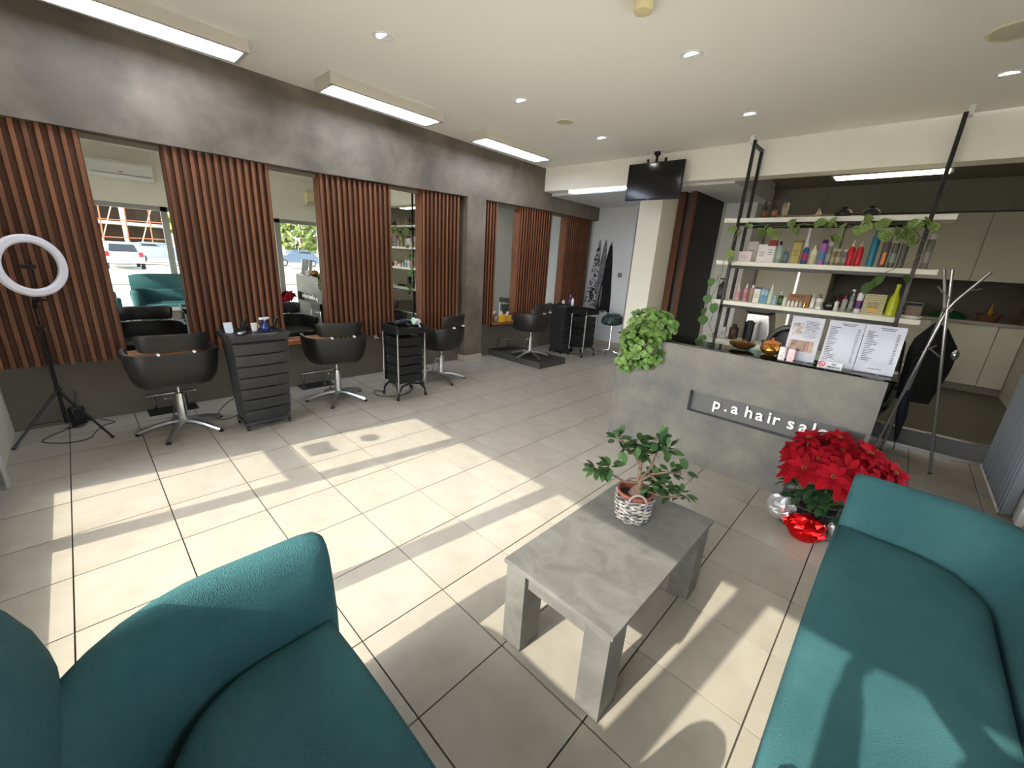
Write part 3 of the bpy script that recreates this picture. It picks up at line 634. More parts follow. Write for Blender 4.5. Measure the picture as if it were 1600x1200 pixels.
path = [(-0.10,0.0,-1.20),(-0.06,-0.02,-1.05),(-0.12,-0.03,-0.85),(-0.05,-0.03,-0.6),(-0.06,-0.03,-0.4),(0.0,-0.03,-0.2),(0.03,-0.03,0.02),(0.15,-0.04,0.05),(0.4,-0.04,0.02),(0.7,-0.04,0.05),(1.0,-0.04,0.02),(1.3,-0.04,0.03),(1.6,-0.05,-0.02),(1.75,-0.05,-0.15),(1.68,-0.06,-0.3),(1.5,-0.06,-0.42)]
sm = []
for i in range(len(path)-1):
    for k in range(4):
        q = k/4; sm.append(tuple(path[i][j]*(1-q)+path[i+1][j]*q + (random.uniform(-0.008,0.008) if k else 0) for j in range(3)))
sm.append(path[-1]); MB().tube(sm, 0.004, 5).build('stem', mat('vine_stem',(120,130,74),0.6), vn)
MB().tube([(-0.1,0.05,-1.2),(-0.04,0.05,-1.30),(0.03,0.05,-1.35)],0.004,5).build('stem', mat('vine_stem',(120,130,74),0.6), vn)
i = 0
VL = [(-0.13,-0.62,.10),(-0.06,-0.57,.09),(-0.15,-0.83,.11),(-0.14,-1.0,.10),(-0.04,-0.93,.12),(-0.17,-1.1,.12),(0.05,-1.25,.13),(-0.1,-1.35,.1),(0.0,-1.42,.1),
      (0.0,-0.28,.09),(0.06,-0.35,.09),(-0.02,0.0,.08),(0.08,0.0,.10),(0.16,0.06,.09),(0.28,-0.02,.11),(0.36,0.02,.08),(0.44,-0.05,.09),(0.62,0.07,.10),(0.66,0.0,.09),(0.86,0.06,.09),(0.92,0.03,.08),(0.98,0.08,.10),(1.02,-0.08,.10),(1.08,0.02,.08),
      (1.18,-0.02,.08),(1.26,0.03,.10),(1.36,0.06,.09),(1.40,-0.04,.12),(0.52,-0.06,.05),(1.02+.5,0.0,.11),(1.12+.48,0.05,.11),(1.58,-0.04,.10),(1.63,-0.1,.1),(1.72,0.02,.09),(1.66,0.07,.09),(1.24,0.1,.08),(1.5,-0.48,.14),(1.42,-0.55,.12),(1.66,-0.46,.08)]
for (x, z, s) in VL:
    put_leaf(LM_grn if (z < -0.5) or x > 1.38 and z < -0.2 else LM_var, vn, (x, -0.05-random.random()*0.03, z+0.03), (random.uniform(-0.7,0.7), -0.35, -1.0), s*1.1, random.uniform(-0.5,0.5))
    if -0.2 < z: put_leaf(LM_var, vn, (x+random.uniform(-0.05,0.05), -0.05-random.random()*0.03, z+random.uniform(-0.02,0.05)), (random.uniform(-0.9,0.9), -0.35, -1.0), s*random.uniform(0.7,1.0), random.uniform(-0.5,0.5))

# ---------------------------------------------------------------- kitchen
def cabinet(name, lb, x0, x1, y, z0, z1, dd=0.5, handle=True, g=None):
    t = thing(name, lb, 'cabinet', (x0, y, z0), 0, g)
    MB().box(0.002,0.02,0,x1-x0-0.002,dd,z1-z0).build('carcass', M_cab, t, smooth=False)
    MB().box(0.004,0.0,0.003,x1-x0-0.004,0.02,z1-z0-0.003).build('door', M_cab, t, smooth=False, bevel=0.0015)
    return t
YK = 9.20
cabinet('tall_cabinet','tall greige cabinet nearest the grey hall wall, left one',1.92,2.58,YK,0.30,2.74)
cabinet('tall_cabinet','tall greige cabinet left of the dark kitchen niche',2.60,3.06,YK,0.30,2.74)
struct('trim_3', MB().box(2.572,YK-0.012,0.3,2.61,YK+0.01,2.74), M_steel, smooth=False)
for k, (a, b_) in enumerate(((3.07,3.84),(3.84,4.66),(4.66,5.375))):
    cabinet('wall_cabinet',['upper greige wall cabinet above the niche, left one','upper greige wall cabinet above the niche, middle one','upper greige wall cabinet above the niche, right one'][k],a,b_,YK,1.80,2.72,0.55,g='upper kitchen cabinets')
for k, (a, b_) in enumerate(((3.07,3.8),(3.8,4.44),(4.44,5.12),(5.12,5.375))):
    cabinet('base_cabinet',['lower greige base cabinet, leftmost under the worktop','lower greige base cabinet behind the coat rack','lower greige base cabinet right of the coat rack','narrow lower base cabinet in the right corner'][k],a,b_,YK+0.02,0.32,1.20,0.55,g='lower kitchen cabinets')
struct('baseboard_kitchen', MB().box(1.92,YK+0.05,0.215,5.38,YK+0.08,0.32), mat('plinth',(120,118,110),0.5), smooth=False)
tag(MB().box(3.07,YK-0.01,1.20,5.38,YK+0.60,1.245).build('worktop', mat('worktop_grey',(150,148,140),0.4), bevel=0.003), 'pale grey kitchen worktop in the dark niche', 'worktop')
tag(MB().box(3.07,YK+0.58,1.245,5.38,YK+0.60,1.80).build('backsplash', mat('backsplash',(66,58,52),0.5), smooth=False), 'dark brown backsplash behind the kitchen worktop', 'backsplash')
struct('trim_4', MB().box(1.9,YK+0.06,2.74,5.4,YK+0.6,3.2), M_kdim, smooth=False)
zk = 1.245
t = thing('tablet_stand','small framed dark tablet on the kitchen worktop','tablet',(4.17,9.35,zk),0.1)
MB().box(-0.12,-0.01,0.03,0.12,0.01,0.19).build('frame', M_alu, t, bevel=0.003); MB().box(-0.105,-0.012,0.045,0.105,-0.009,0.175).build('screen', mat('dark_teal_screen',(24,44,48),0.2), t, smooth=False); MB().box(-0.05,-0.05,0,0.05,0.05,0.03).build('stand', M_black, t, bevel=0.003)
t = thing('green_basket','low dark green domed tray on the worktop','tray',(4.58,9.40,zk))
MB().lathe([(0.20,0),(0.21,0.02),(0.13,0.09),(0.02,0.12),(0.001,0.121)],24,cap=False,sy=0.7).build('cover', mat('dark_green',(24,84,52),0.5), t); MB().ball((0,0,0.135),0.016,10,6).build('knob', M_white, t)
t = thing('wicker_basket','brown wicker basket with bottle at the niche right side','basket',(5.0,9.42,zk))
MB().lathe([(0.09,0),(0.13,0.10),(0.12,0.10),(0.08,0.01)],18,cap=True,sy=0.8).build('basket_body', mat('brown_wicker',(112,78,48),0.8,c2=(80,54,34),scale=40), t); MB().lathe([(0.03,0.02),(0.03,0.16),(0.012,0.2),(0.012,0.25)],12).build('bottle', mat('oil',(150,110,40),0.2), t)
t = thing('cutting_board','dark wooden board leaning at the niche right wall','board',(5.28,9.3,zk),0.3)
MB().box(-0.012,-0.12,0,0.012,0.12,0.36).build('board', mat('dark_board',(84,74,64),0.6), t, bevel=0.006, rot=(0,math.radians(12),0)); MB().box(-0.015,-0.02,0.37,0.01,0.02,0.40).build('hook', M_steel, t)
t = thing('olive_bag','olive green soft bag behind the right shelf post','bag',(3.90,9.38,zk))
m = MB().ball((0,0,0.14),0.18,16,10,sy=0.6,sz=0.8); m.v = [(x*(1+0.1*noise.noise(Vector((x*9,y*9,z*9)))),y,max(0,z)) for x,y,z in m.v]; m.build('bag_body', mat('olive',(96,104,36),0.7), t)
MB().tube([(-0.1,0,0.2),(-0.06,0,0.33),(0.06,0,0.33),(0.1,0,0.2)],0.008,6).build('handle', mat('olive_dark',(60,64,26),0.7), t)
# bottles crowd in the niche behind third plank
for k in range(7):
    t = bottle('kitchen_bottle',['leftmost charcoal pump','dark red','first grey spray','second charcoal pump','wine red','second grey spray','rightmost charcoal pump'][k]+' bottle at the back of the kitchen niche',3.16+k*0.085,zk,0.20+0.05*((k*7)%3)/2,0.03,[(40,38,44),(90,30,40),(60,62,70)][k%3],(22,22,26),['pump','bottle','spray'][k%3],g='dark bottles in the niche',y=9.45)

# ---------------------------------------------------------------- salon chairs
def superring(a, b_, z, n=28, e=3.0, cx=0, cy=0):
    r = []
    for k in range(n):
        t = 2*PI*k/n; c, s = math.cos(t), math.sin(t)
        r.append((cx+a*math.copysign(abs(c)**(2/e), c), cy+b_*math.copysign(abs(s)**(2/e), s), z))
    return r
def make_chair(lb):
    t = thing('salon_chair', lb, 'chair', (0,0,0), 0, 'black styling chairs')
    # tub shell: open at the front (+x)
    ang = [math.radians(a) for a in range(62, 299, 8)]
    def pt(a, sx, sy, z, ex=3.2):
        c, s = math.cos(a), math.sin(a)
        return (0.02+0.29*sx*math.copysign(abs(c)**(2/ex), c), 0.335*sy*math.copysign(abs(s)**(2/ex), s), z)
    prof = [(0.60,0.60,0.475),(0.80,0.82,0.485),(0.88,0.90,0.53),(0.95,0.96,0.62),(1.0,1.0,0.765),(0.985,0.985,0.778),(0.91,0.905,0.775),(0.88,0.88,0.70),(0.84,0.83,0.58),(0.6,0.6,0.56)]
    rings = [[pt(a, sx, sy, z) for sx, sy, z in prof] for a in ang]
    MB().loft(rings).build('shell', M_leather, t, angle=50)
    MB().loft([superring(0.20,0.22,0.468,cx=0.01), superring(0.235,0.27,0.475,cx=0.02), superring(0.25,0.285,0.52,cx=0.03), superring(0.255,0.285,0.59,cx=0.035), superring(0.235,0.265,0.615,cx=0.035)]).build('seat_cushion', M_leather, t, angle=50)
    # back pad floats above the rim
    pr_ = [(1.0,0.795),(1.02,0.81),(1.08,0.92),(1.07,0.942),(1.02,0.945),(0.97,0.93),(0.90,0.81),(0.91,0.795)]
    an = [math.radians(a) for a in range(128, 233, 8)]
    rr_ = []
    for i, a in enumerate(an):
        e = 1.0 - (0.03 if i in (0, len(an)-1) else 0); zc_ = 0.87
        rr_.append([(lambda p: (p[0], p[1], zc_+(p[2]-zc_)*(0.85 if i in (0,len(an)-1) else 1)))(pt(a, q*0.99*e, q*0.82, z, 3.0)) for q, z in pr_])
    MB().loft(rr_).build('back_pad', M_leather, t, angle=50)
    for s in (-1, 1): MB().lathe([(0.010,-0.318),(0.011,-0.314),(0.011,-0.28)],10,(0.02,0.12*s,0.787),ax='x').build('stud', M_white, t)
    MB().lathe([(0.012,0.30),(0.012,0.47)],12).lathe([(0.06,0.452),(0.11,0.47)],16).build('piston', M_chrome, t)
    MB().lathe([(0.038,0.075),(0.038,0.30),(0.034,0.36),(0.02,0.365)],20).build('column', M_chrome, t)
    MB().tube([(0.03,0,0.32),(0.07,0.02,0.30),(0.12,0.06,0.10),(0.14,0.10,0.09)],0.006,6).tube([(-0.02,0.02,0.33),(-0.02,0.09,0.33)],0.006,6).ball((-0.02,0.10,0.33),0.012,8,6).build('lever', M_chrome, t)
    for k in range(5):
        a = 2*PI*k/5 + 0.1; L = 0.335
        pts = [(r*math.cos(a), r*math.sin(a), z) for r, z in ((0.02,0.085),(0.10,0.085),(0.20,0.065),(0.29,0.035),(L,0.02))]
        lg = MB().tube(pts, [0.030,0.026,0.022,0.021,0.019], 8).build('leg', M_steel, t)
        MB().lathe([(0.02,0),(0.022,0.012),(0.012,0.016)],10,(L*math.cos(a),L*math.sin(a),0)).build('glide', M_black, lg)
    return t
c1 = make_chair('black tub styling chair nearest the ring light')
c1.location = (-0.49,0.75,0); c1.rotation_euler = (0,0,PI+0.02)
dup(c1, 'black tub styling chair between the two drawer trolleys', (-0.50,2.21,0), PI-0.08)
dup(c1, 'black tub styling chair just right of the chrome-post trolley', (-0.46,3.68,0), PI+0.35)
dup(c1, 'black tub styling chair standing on the grey platform', (-0.43,5.55,0.10), PI+0.25)
# footrests under the mirrors
fr0 = thing('footrest', 'chrome footrest on black plate behind the leftmost chair', 'footrest', (-1.14,0.75,0), 0, 'chrome footrests')
MB().box(-0.11,-0.20,0,0.11,0.20,0.008).build('base_plate', M_black, fr0, bevel=0.002)
for s in (-1,1): MB().tube([(-0.06,0.13*s,0.008),(-0.04,0.13*s,0.12),(0.0,0.14*s,0.19),(0.06,0.15*s,0.20)],0.008,7).build('arm', M_chrome, fr0)
MB().box(0.03,-0.20,0.195,0.09,0.20,0.206).build('bar', M_chrome, fr0, bevel=0.003)
dup(fr0, 'chrome footrest on black plate behind the second chair', (-1.14,2.20,0)); dup(fr0, 'chrome footrest behind the third chair', (-1.14,3.66,0)); dup(fr0, 'chrome footrest on the grey platform', (-1.10,5.62,0.10))
# platform
pf = thing('platform', 'low dark grey platform carrying the fourth chair', 'platform', (-1.25,5.33,0))
MB().box(0,0,0,1.25,0.70,0.098).build('base', mat('platform_side',(70,68,66),0.6), pf, smooth=False, bevel=0.002); MB().box(0.0,0,0.098,1.25,0.70,0.102).build('top_sheet', mat('platform_top',(58,55,53),0.5), pf, smooth=False)

# ---------------------------------------------------------------- ring light
rl = thing('ring_light', 'large white ring light on black tripod stand at left', 'lamp', (-0.98,0.0,0))
rz = math.radians(-62)   # ring turned towards the first chair
RM = Matrix.Rotation(math.radians(-35),4,'Z')
ring = MB(); rr_ = []
for k in range(48):
    a = 2*PI*k/48; cc = [(0.176,-0.012),(0.19,-0.022),(0.225,-0.022),(0.238,-0.010),(0.236,0.008),(0.18,0.008)]
    rr_.append([(xx+0.0, r*math.cos(a), r*math.sin(a)) for r, xx in [(q[0], -q[1]) for q in cc]])
rr_.append(rr_[0]); ring.loft(rr_, cap=False)
rg = ring.build('ring_tube', mat('diffuser_white',(232,230,240),0.5), rl, loc=(0.05,0.045,1.435), rot=(0,0,math.radians(35)))
bk = MB(); rr_ = []
for k in range(49):
    a = 2*PI*k/48; rr_.append([(x_, r*math.cos(a), r*math.sin(a)) for r, x_ in ((0.178,-0.008),(0.236,-0.008),(0.225,-0.03),(0.19,-0.03))])
bk.loft(rr_, cap=False); bk.build('ring_back', M_white, rl, loc=(0.05,0.045,1.435), rot=(0,0,math.radians(35)))
MB().tube([(-0.01,0,-0.185),(-0.01,0.0,-0.10),(0.0,0,-0.05),(0.0,0.0,-0.02)],0.005,6).box(-0.01,-0.06,-0.02,0.02,0.02,0.01).build('phone_clip', M_black, rl, loc=(0.05,0.045,1.435), rot=(0,0,math.radians(35)))
MB().ball((0.02,0.02,1.17),0.022,10,8).tube([(0,0,1.10),(0.02,0.01,1.15),(0.05,0.045,1.205)],0.014,8).tube([(0.02,0.02,1.17),(0.03,0.08,1.165)],0.008,6).build('swivel_head', M_black, rl)
MB().tube([(0,0,0.75),(0,0,1.13)],0.0085,10).build('upper_pole', M_bmetal, rl); MB().tube([(0,0,0.10),(0,0,0.93)],0.0125,10).build('lower_pole', M_bmetal, rl)
for z in (0.93,0.70,0.42):
    MB().lathe([(0.018,-0.02),(0.018,0.02)],10,(0,0,z)).tube([(0.015,0.0,z),(0.04,0.02,z)],0.007,6).ball((0.045,0.022,z),0.012,8,6).build('clamp', M_black, rl)
for fx, fy in ((0.19,-0.31),(0.35,0.26),(-0.24,0.14)):
    lg = MB().tube([(0.0,0,0.40),(fx,fy,0.012)],[0.010,0.009],8).build('leg', M_bmetal, rl)
    MB().tube([(fx*0.62,fy*0.62,0.158),(0,0,0.12)],0.005,6).build('brace', M_bmetal, lg); MB().ball((fx,fy,0.012),0.013,8,6).build('rubber_foot', M_black, lg)
t = thing('power_adapter', 'black power adapter block behind the tripod', 'adapter', (-1.10,0.07,0), 0.5)
MB().box(-0.03,-0.05,0.02,0.03,0.05,0.19).build('block', M_black, t, bevel=0.01); MB().tube([(0,0,0.19),(0.0,0.02,0.28),(0.05,0,0.36)],0.004,5).build('lead', M_black, t)
def cord(par, pts, r=0.0035):
    P = [Vector(p) for p in pts]; out = []
    for i in range(len(P)-1):
        a = P[max(i-1,0)]; b = P[i]; c = P[i+1]; d = P[min(i+2,len(P)-1)]
        for k in range(5):
            u = k/5; out.append(0.5*((2*b)+(-a+c)*u+(2*a-5*b+4*c-d)*u*u+(-a+3*b-3*c+d)*u*u*u))
    out.append(P[-1]); L0 = Vector(par.location)
    return MB().tube([p - L0 for p in out], r, 6).build('power_cord', M_black, par)
cord(rl, [(-1.1,0.07,0.02),(-0.95,-0.12,0.006),(-0.83,-0.15,0.006),(-0.70,0.0,0.006),(-0.72,0.12,0.006),(-0.85,0.16,0.006),(-1.0,0.22,0.006),(-1.05,0.3,0.006),(-1.2,0.2,0.01)])
t = thing('wall_socket', 'white wall socket with black plug under the slatted panel', 'socket', (-1.25,3.13,0.51))
MB().box(0,-0.045,0,0.012,0.045,0.09).build('plate', M_white, t, bevel=0.003); MB().box(0.012,0.0,0.02,0.05,0.035,0.06).build('plug', M_black, t, bevel=0.004)
ws = t
cord(ws, [(-1.22,1.5,0.35),(-1.2,1.35,0.05),(-0.95,1.15,0.006),(-0.62,1.02,0.006),(-0.52,1.08,0.006),(-0.55,1.2,0.02)])
cord(ws, [(-1.235,3.15,0.54),(-1.19,3.16,0.45),(-1.18,3.22,0.25),(-1.15,3.2,0.1),(-0.9,3.1,0.006),(-0.7,3.02,0.006),(-0.5,2.95,0.006)], 0.005)
t = thing('wall_socket', 'small grey switch plate on the far wall right of the capes', 'socket', (-0.41,8.26,1.48))
MB().box(-0.045,-0.01,0,0.045,0.0,0.09).build('plate', M_gray_plastic, t, bevel=0.003); MB().box(-0.015,-0.014,0.025,0.015,-0.01,0.065).build('switch', M_alu, t, bevel=0.002)

# ---------------------------------------------------------------- trolleys
def drawer_trolley(lb, loc, rz):
    t = thing('drawer_trolley', lb, 'trolley', loc, rz, 'black drawer trolleys')
    # local: front faces +x; tapers towards the floor
    def R_(z): u = z/0.9; return (0.145+0.045*u, 0.195+0.04*u)
    def rg(z, k=1.0): a, b_ = R_(z); return [(-a*k,-b_*k,z),(a*k,-b_*k,z),(a*k,b_*k,z),(-a*k,b_*k,z)]
    MB().loft([rg(0.075,0.93), rg(0.85,0.93)]).build('body', M_dgrey, t, smooth=False)
    for k in range(7):
        z0 = 0.10+k*0.107; z1 = z0+0.102
        a, b_ = R_(z0); A, B = R_(z1)
        d = MB(); xs = [-1,-0.5,0,0.5,1]
        lo = [(a*0.90-0.0,-b_*0.99,z0)] + [(a+0.022*(1-q*q)-0.004, q*b_*0.99, z0+0.004) for q in xs] + [(a*0.90,b_*0.99,z0)]
        hi = [(A*0.90,-B*0.99,z1)] + [(A+0.030*(1-q*q)+0.004, q*B*0.99, z1) for q in xs] + [(A*0.90,B*0.99,z1)]
        d.loft([lo, hi]); dr = d.build('drawer', M_dgrey, t, smooth=False, bevel=0.003)
    a, b_ = R_(0.9)
    tr = MB().loft([rg(0.855,1.0), rg(0.90,1.03)]); tr.build('top_tray', M_dgrey, t, bevel=0.006)
    for s in (-1,1): MB().box(-a*1.03,s*b_*1.03-0.008,0.895,a*1.03,s*b_*1.03+0.008,0.925).build('tray_rim', M_dgrey, t, bevel=0.003)
    for s in (-1,1): MB().box(s*a*1.03-0.008,-b_*1.0,0.895,s*a*1.03+0.008,b_*1.0,0.922).build('tray_rim', M_dgrey, t, bevel=0.003)
    MB().box(-0.15,-0.20,0.05,0.15,0.20,0.085).build('base_frame', M_dgrey, t, bevel=0.01)
    for sx in (-1,1):
        for sy in (-1,1):
            cs = MB().lathe([(0.022,-0.009),(0.025,-0.006),(0.025,0.006),(0.022,0.009)],14,(sx*0.13,sy*0.185,0.026),ax='y').build('caster', M_black, t)
    return t
t1 = drawer_trolley('black plastic seven-drawer trolley beside the leftmost chair', (-0.235,1.345,0), 0.05)
dup(t1, 'black plastic drawer trolley at the far wall beside the platform', (-0.67,6.78,0), 0.0)
def post_trolley(lb, loc, rz, n=6):
    t = thing('post_trolley', lb, 'trolley', loc, rz, 'chrome-post trolleys')
    for sx in (-1,1):
        for sy in (-1,1):
            x, y = sx*0.165, sy*0.185
            MB().tube([(x,y,0.10),(x,y,0.86)],0.011,10).build('post', M_chrome, t)
            cs = MB().lathe([(0.022,-0.010),(0.026,-0.005),(0.026,0.005),(0.022,0.010)],14,(x,y+sy*0.01,0.027),ax='y').lathe([(0.010,0.03),(0.012,0.10)],8,(x,y,0)).build('caster', M_black, t)
    ar = MB()
    for s in (-1,1):
        ar.tube([(s*0.165,-0.185,0.10),(s*0.15,-0.12,0.17),(s*0.14,0,0.195),(s*0.15,0.12,0.17),(s*0.165,0.185,0.10)],0.014,8)
        ar.tube([(-0.165,s*0.185,0.10),(-0.10,s*0.17,0.17),(0,s*0.16,0.195),(0.10,s*0.17,0.17),(0.165,s*0.185,0.10)],0.014,8)
    ar.build('base_arch', M_black, t)
    for k in range(n-1):
        z0 = 0.20+k*0.113
        MB().box(-0.14,-0.165,z0,0.15,0.165,z0+0.10).build('drawer', M_black, t, bevel=0.006)
    MB().box(-0.155,-0.178,0.20,-0.145,0.178,0.80).build('back_panel', M_black, t, smooth=False)
    MB().box(-0.175,-0.20,0.80,0.175,0.20,0.83).box(-0.175,-0.20,0.83,-0.16,0.20,0.90).box(0.16,-0.20,0.83,0.175,0.20,0.87).box(-0.175,-0.20,0.83,0.175,-0.185,0.90).box(-0.175,0.185,0.83,0.175,0.20,0.90).build('top_tray', M_black, t, bevel=0.004)
    return t
t2 = post_trolley('black trolley with chrome posts between second and third chairs', (-0.16,2.90,0), 0.0)
dup(t2, 'black trolley with chrome posts at the far end of the room', (-0.24,6.86,0), -0.05)
cord(t2, [(-0.42,2.75,0.006),(-0.5,2.66,0.006),(-0.3,2.62,0.006),(-0.15,2.8,0.006),(-0.25,3.05,0.006),(-0.45,3.2,0.006)], 0.005)
# things on the first trolley
ZA = 0.905
t = thing('white_card', 'small white card standing on the black drawer trolley', 'card', (-0.30,1.17,ZA), 0.2)
MB().box(-0.003,-0.035,0.005,0.003,0.035,0.10).build('card_face', mat('bluish_white',(225,232,248),0.3), t, bevel=0.001, rot=(0,math.radians(-12),0)); MB().box(-0.03,-0.02,0,0.015,0.02,0.006).build('card_foot', M_white, t, bevel=0.001)
t = thing('spray_bottle', 'blue trigger spray bottle with white head on the trolley', 'bottle', (-0.27,1.46,ZA), 0.3)
MB().lathe([(0.035,0),(0.04,0.01),(0.04,0.05),(0.018,0.085),(0.013,0.11)],18).build('body', mat('blue_translucent',(36,44,112),0.2,coat=0.5), t)
MB().box(-0.015,-0.05,0.115,0.015,0.035,0.135).box(-0.012,-0.012,0.105,0.012,0.012,0.12).build('trigger_head', M_white, t, bevel=0.004)
MB().tube([(0,-0.03,0.12),(0,-0.04,0.09),(0,-0.035,0.075)],0.006,6).build('trigger', mat('blue_plastic',(30,60,150),0.4), t)
t = thing('white_cup', 'white cup on the drawer trolley beside the spray bottle', 'cup', (-0.33,1.38,ZA))
MB().lathe([(0.022,0),(0.03,0.075),(0.027,0.075),(0.02,0.006)],16).build('cup_body', M_white, t); MB().tube([(0,0.028,0.06),(0,0.045,0.045),(0,0.026,0.02)],0.004,5).build('handle', M_white, t)
t = thing('tool_pouch', 'black tool cup on the drawer trolley behind the clipper', 'cup', (-0.34,1.30,ZA))
MB().lathe([(0.03,0),(0.035,0.085),(0.03,0.085),(0.026,0.01)],16).build('cup_body', M_black, t); MB().tube([(0,0,0.02),(0.02,0.015,0.13)],0.006,6).tube([(0,0,0.02),(-0.015,-0.02,0.12)],0.006,6).build('brush_handles', M_black, t)
t = thing('hair_clipper', 'silver and black hair clipper lying on the drawer trolley', 'clipper', (-0.20,1.25,ZA), 0.9)
MB().box(-0.022,-0.07,0,0.022,0.03,0.03).build('clipper_body', M_steel, t, bevel=0.01); MB().box(-0.02,0.03,0,0.02,0.06,0.024).build('blade', M_black, t, bevel=0.003)
t = thing('scissors', 'black handled scissors lying on the drawer trolley', 'scissors', (-0.12,1.29,ZA), 0.2)
for s in (-1,1):
    MB().tube([(s*0.018+0.014*math.cos(a*PI/6),-0.05+0.017*math.sin(a*PI/6),0.006) for a in range(13)],0.0035,5).build('handle', M_black, t)
    MB().hexa([(s*0.012,-0.035,0.003),(s*0.006,-0.03,0.003),(-s*0.001,0.09,0.003),(-s*0.002,0.09,0.003)],[(s*0.012,-0.035,0.007),(s*0.006,-0.03,0.007),(-s*0.001,0.09,0.006),(-s*0.002,0.09,0.006)]).build('blade', M_steel, t, smooth=False)
t = thing('hair_brush', 'black round hair brush standing at right of drawer trolley', 'brush', (-0.28,1.53,ZA), 0.0)
MB().tube([(0,0,0),(0.01,0.01,0.06)],0.008,8).build('handle', M_black, t); MB().tube([(0.01,0.01,0.05),(0.02,0.03,0.13)],[0.014,0.02],10).build('brush_head', M_black, t)
t = thing('comb', 'pale yellow comb lying on the drawer trolley front edge', 'comb', (-0.11,1.45,ZA), 0.1)
cm = MB().box(-0.004,-0.07,0,0.004,0.05,0.006)
for k in range(20): cm.box(-0.02,-0.068+k*0.0058,0.001,-0.004,-0.065+k*0.0058,0.005)
cm.build('comb_body', mat('pale_comb',(206,200,150),0.4), t, smooth=False); MB().box(0.0,-0.07,0.006,0.004,0.05,0.008).build('spine', M_cream, t, smooth=False)
# second trolley: hair dryer
t = thing('hair_dryer', 'black hair dryer lying on the chrome-post trolley', 'hair dryer', (-0.20,2.93,0.86), 0.1)
MB().lathe([(0.025,-0.10),(0.034,-0.06),(0.038,0.0),(0.034,0.05),(0.03,0.07)],16,(0,0,0.05),ax='y').build('barrel', M_black, t); MB().tube([(0,0.0,0.04),(0.07,0.02,0.02),(0.12,0.03,0.02)],[0.018,0.015,0.016],10).build('handle', M_black, t); MB().lathe([(0.02,-0.14),(0.03,-0.10)],14,(0,0,0.05),ax='y').build('nozzle', M_dgrey, t)
t = thing('paddle_brush', 'mint green round brush standing on the chrome-post trolley', 'brush', (-0.10,3.0,0.87), 0.0)
MB().lathe([(0.001,-0.014),(0.035,-0.010),(0.045,0.0),(0.035,0.008),(0.001,0.010)],20,(0,0,0.06),ax='y').build('brush_head', mat('mint',(176,206,190),0.4), t); MB().tube([(0,0,0.02),(0,0.0,-0.0)],0.01,8).build('handle', M_black, t)
t = thing('white_cloth', 'crumpled white cloth at the chrome-post trolley top', 'cloth', (-0.12,3.06,0.90), 0.0)
m = MB().ball((0,0,0.02),0.045,12,8,sz=0.8); m.v = [(x*(1+0.5*noise.noise(Vector((x*40,y*40,z*40)))),y*(1+0.5*noise.noise(Vector((x*30,y*40,z*50)))),z) for x,y,z in m.v]
m.build('cloth_body', M_paper, t, angle=20); MB().tube([(0.03,0,0.0),(0.06,0.01,-0.05)],0.01,6).build('hanging_corner', M_paper, t)
# tissue boxes on the ledge, jar
for k, (y, lb) in enumerate(((5.50,'yellow tissue box, left one on the far ledge'),(5.66,'yellow orange tissue box, right one on the far ledge'))):
    t = thing('tissue_box', lb, 'box', (-1.14,y,0.615), 0, 'yellow tissue boxes')
    MB().box(-0.055,-0.07,0,0.055,0.07,0.11).build('carton', mat('tissue_yellow%d'%k,[(228,176,30),(214,160,60)][k],0.5), t, smooth=False, bevel=0.002)
    MB().add([(-0.02,-0.02,0.108),(0.02,-0.015,0.108),(0.03,0.02,0.16),(-0.01,0.03,0.175),(-0.03,0.0,0.15),(0.01,-0.03,0.165)],[(0,1,2,3),(0,4,3),(0,1,5),(4,5,3)]).build('tissue', M_paper, t, smooth=False)
t = thing('glass_jar', 'small patterned jar left of the tissue boxes', 'jar', (-1.13,5.37,0.615))
MB().lathe([(0.035,0),(0.04,0.03),(0.037,0.12),(0.03,0.13)],16).build('jar_body', mat('patterned_jar',(150,140,136),0.3,c2=(70,56,60),scale=40), t); MB().lathe([(0.032,0.13),(0.032,0.145)],16).build('lid', M_dgrey, t)
# far trolley top items
for k, (n_, x, y, h, r, c, cp, lb) in enumerate((('bottle',-0.66,6.70,0.10,0.03,(222,206,200),(230,230,226),'white pink pot on the far black trolley'),('bottle',-0.55,6.85,0.15,0.026,(226,224,220),(226,226,222),'white bottle on the far black trolley'),('spray',-0.58,7.25,0.20,0.024,(70,52,120),(220,220,230),'purple spray bottle on the far trolley'))):
    bottle('styling_product', lb, x, 0.92 if k < 2 else 0.0, h, r, c, cp, n_, y=y)
    if k == 2: bpy.data.objects[-1] if False else None
for o in list(COL.objects):
    if o.get('label') == 'purple spray bottle on the far trolley': o.location = (-0.66,6.92,0.92)
t = thing('tray_tools', 'jumble of black brushes and clips on far trolley', 'brush', (-0.66,6.62,0.92))
m = MB()
for k in range(7): a = k*0.9; m.tube([(0.03*math.cos(a),0.05*math.sin(a),0.012),(0.03*math.cos(a)+0.05*math.cos(a*2.1),0.05*math.sin(a)+0.04,0.03+0.015*(k%3))],[0.008,0.014],7)
m.build('brushes', M_black, t); MB().box(-0.06,-0.06,0,0.07,0.12,0.012).build('tray', M_dgrey, t, bevel=0.004)
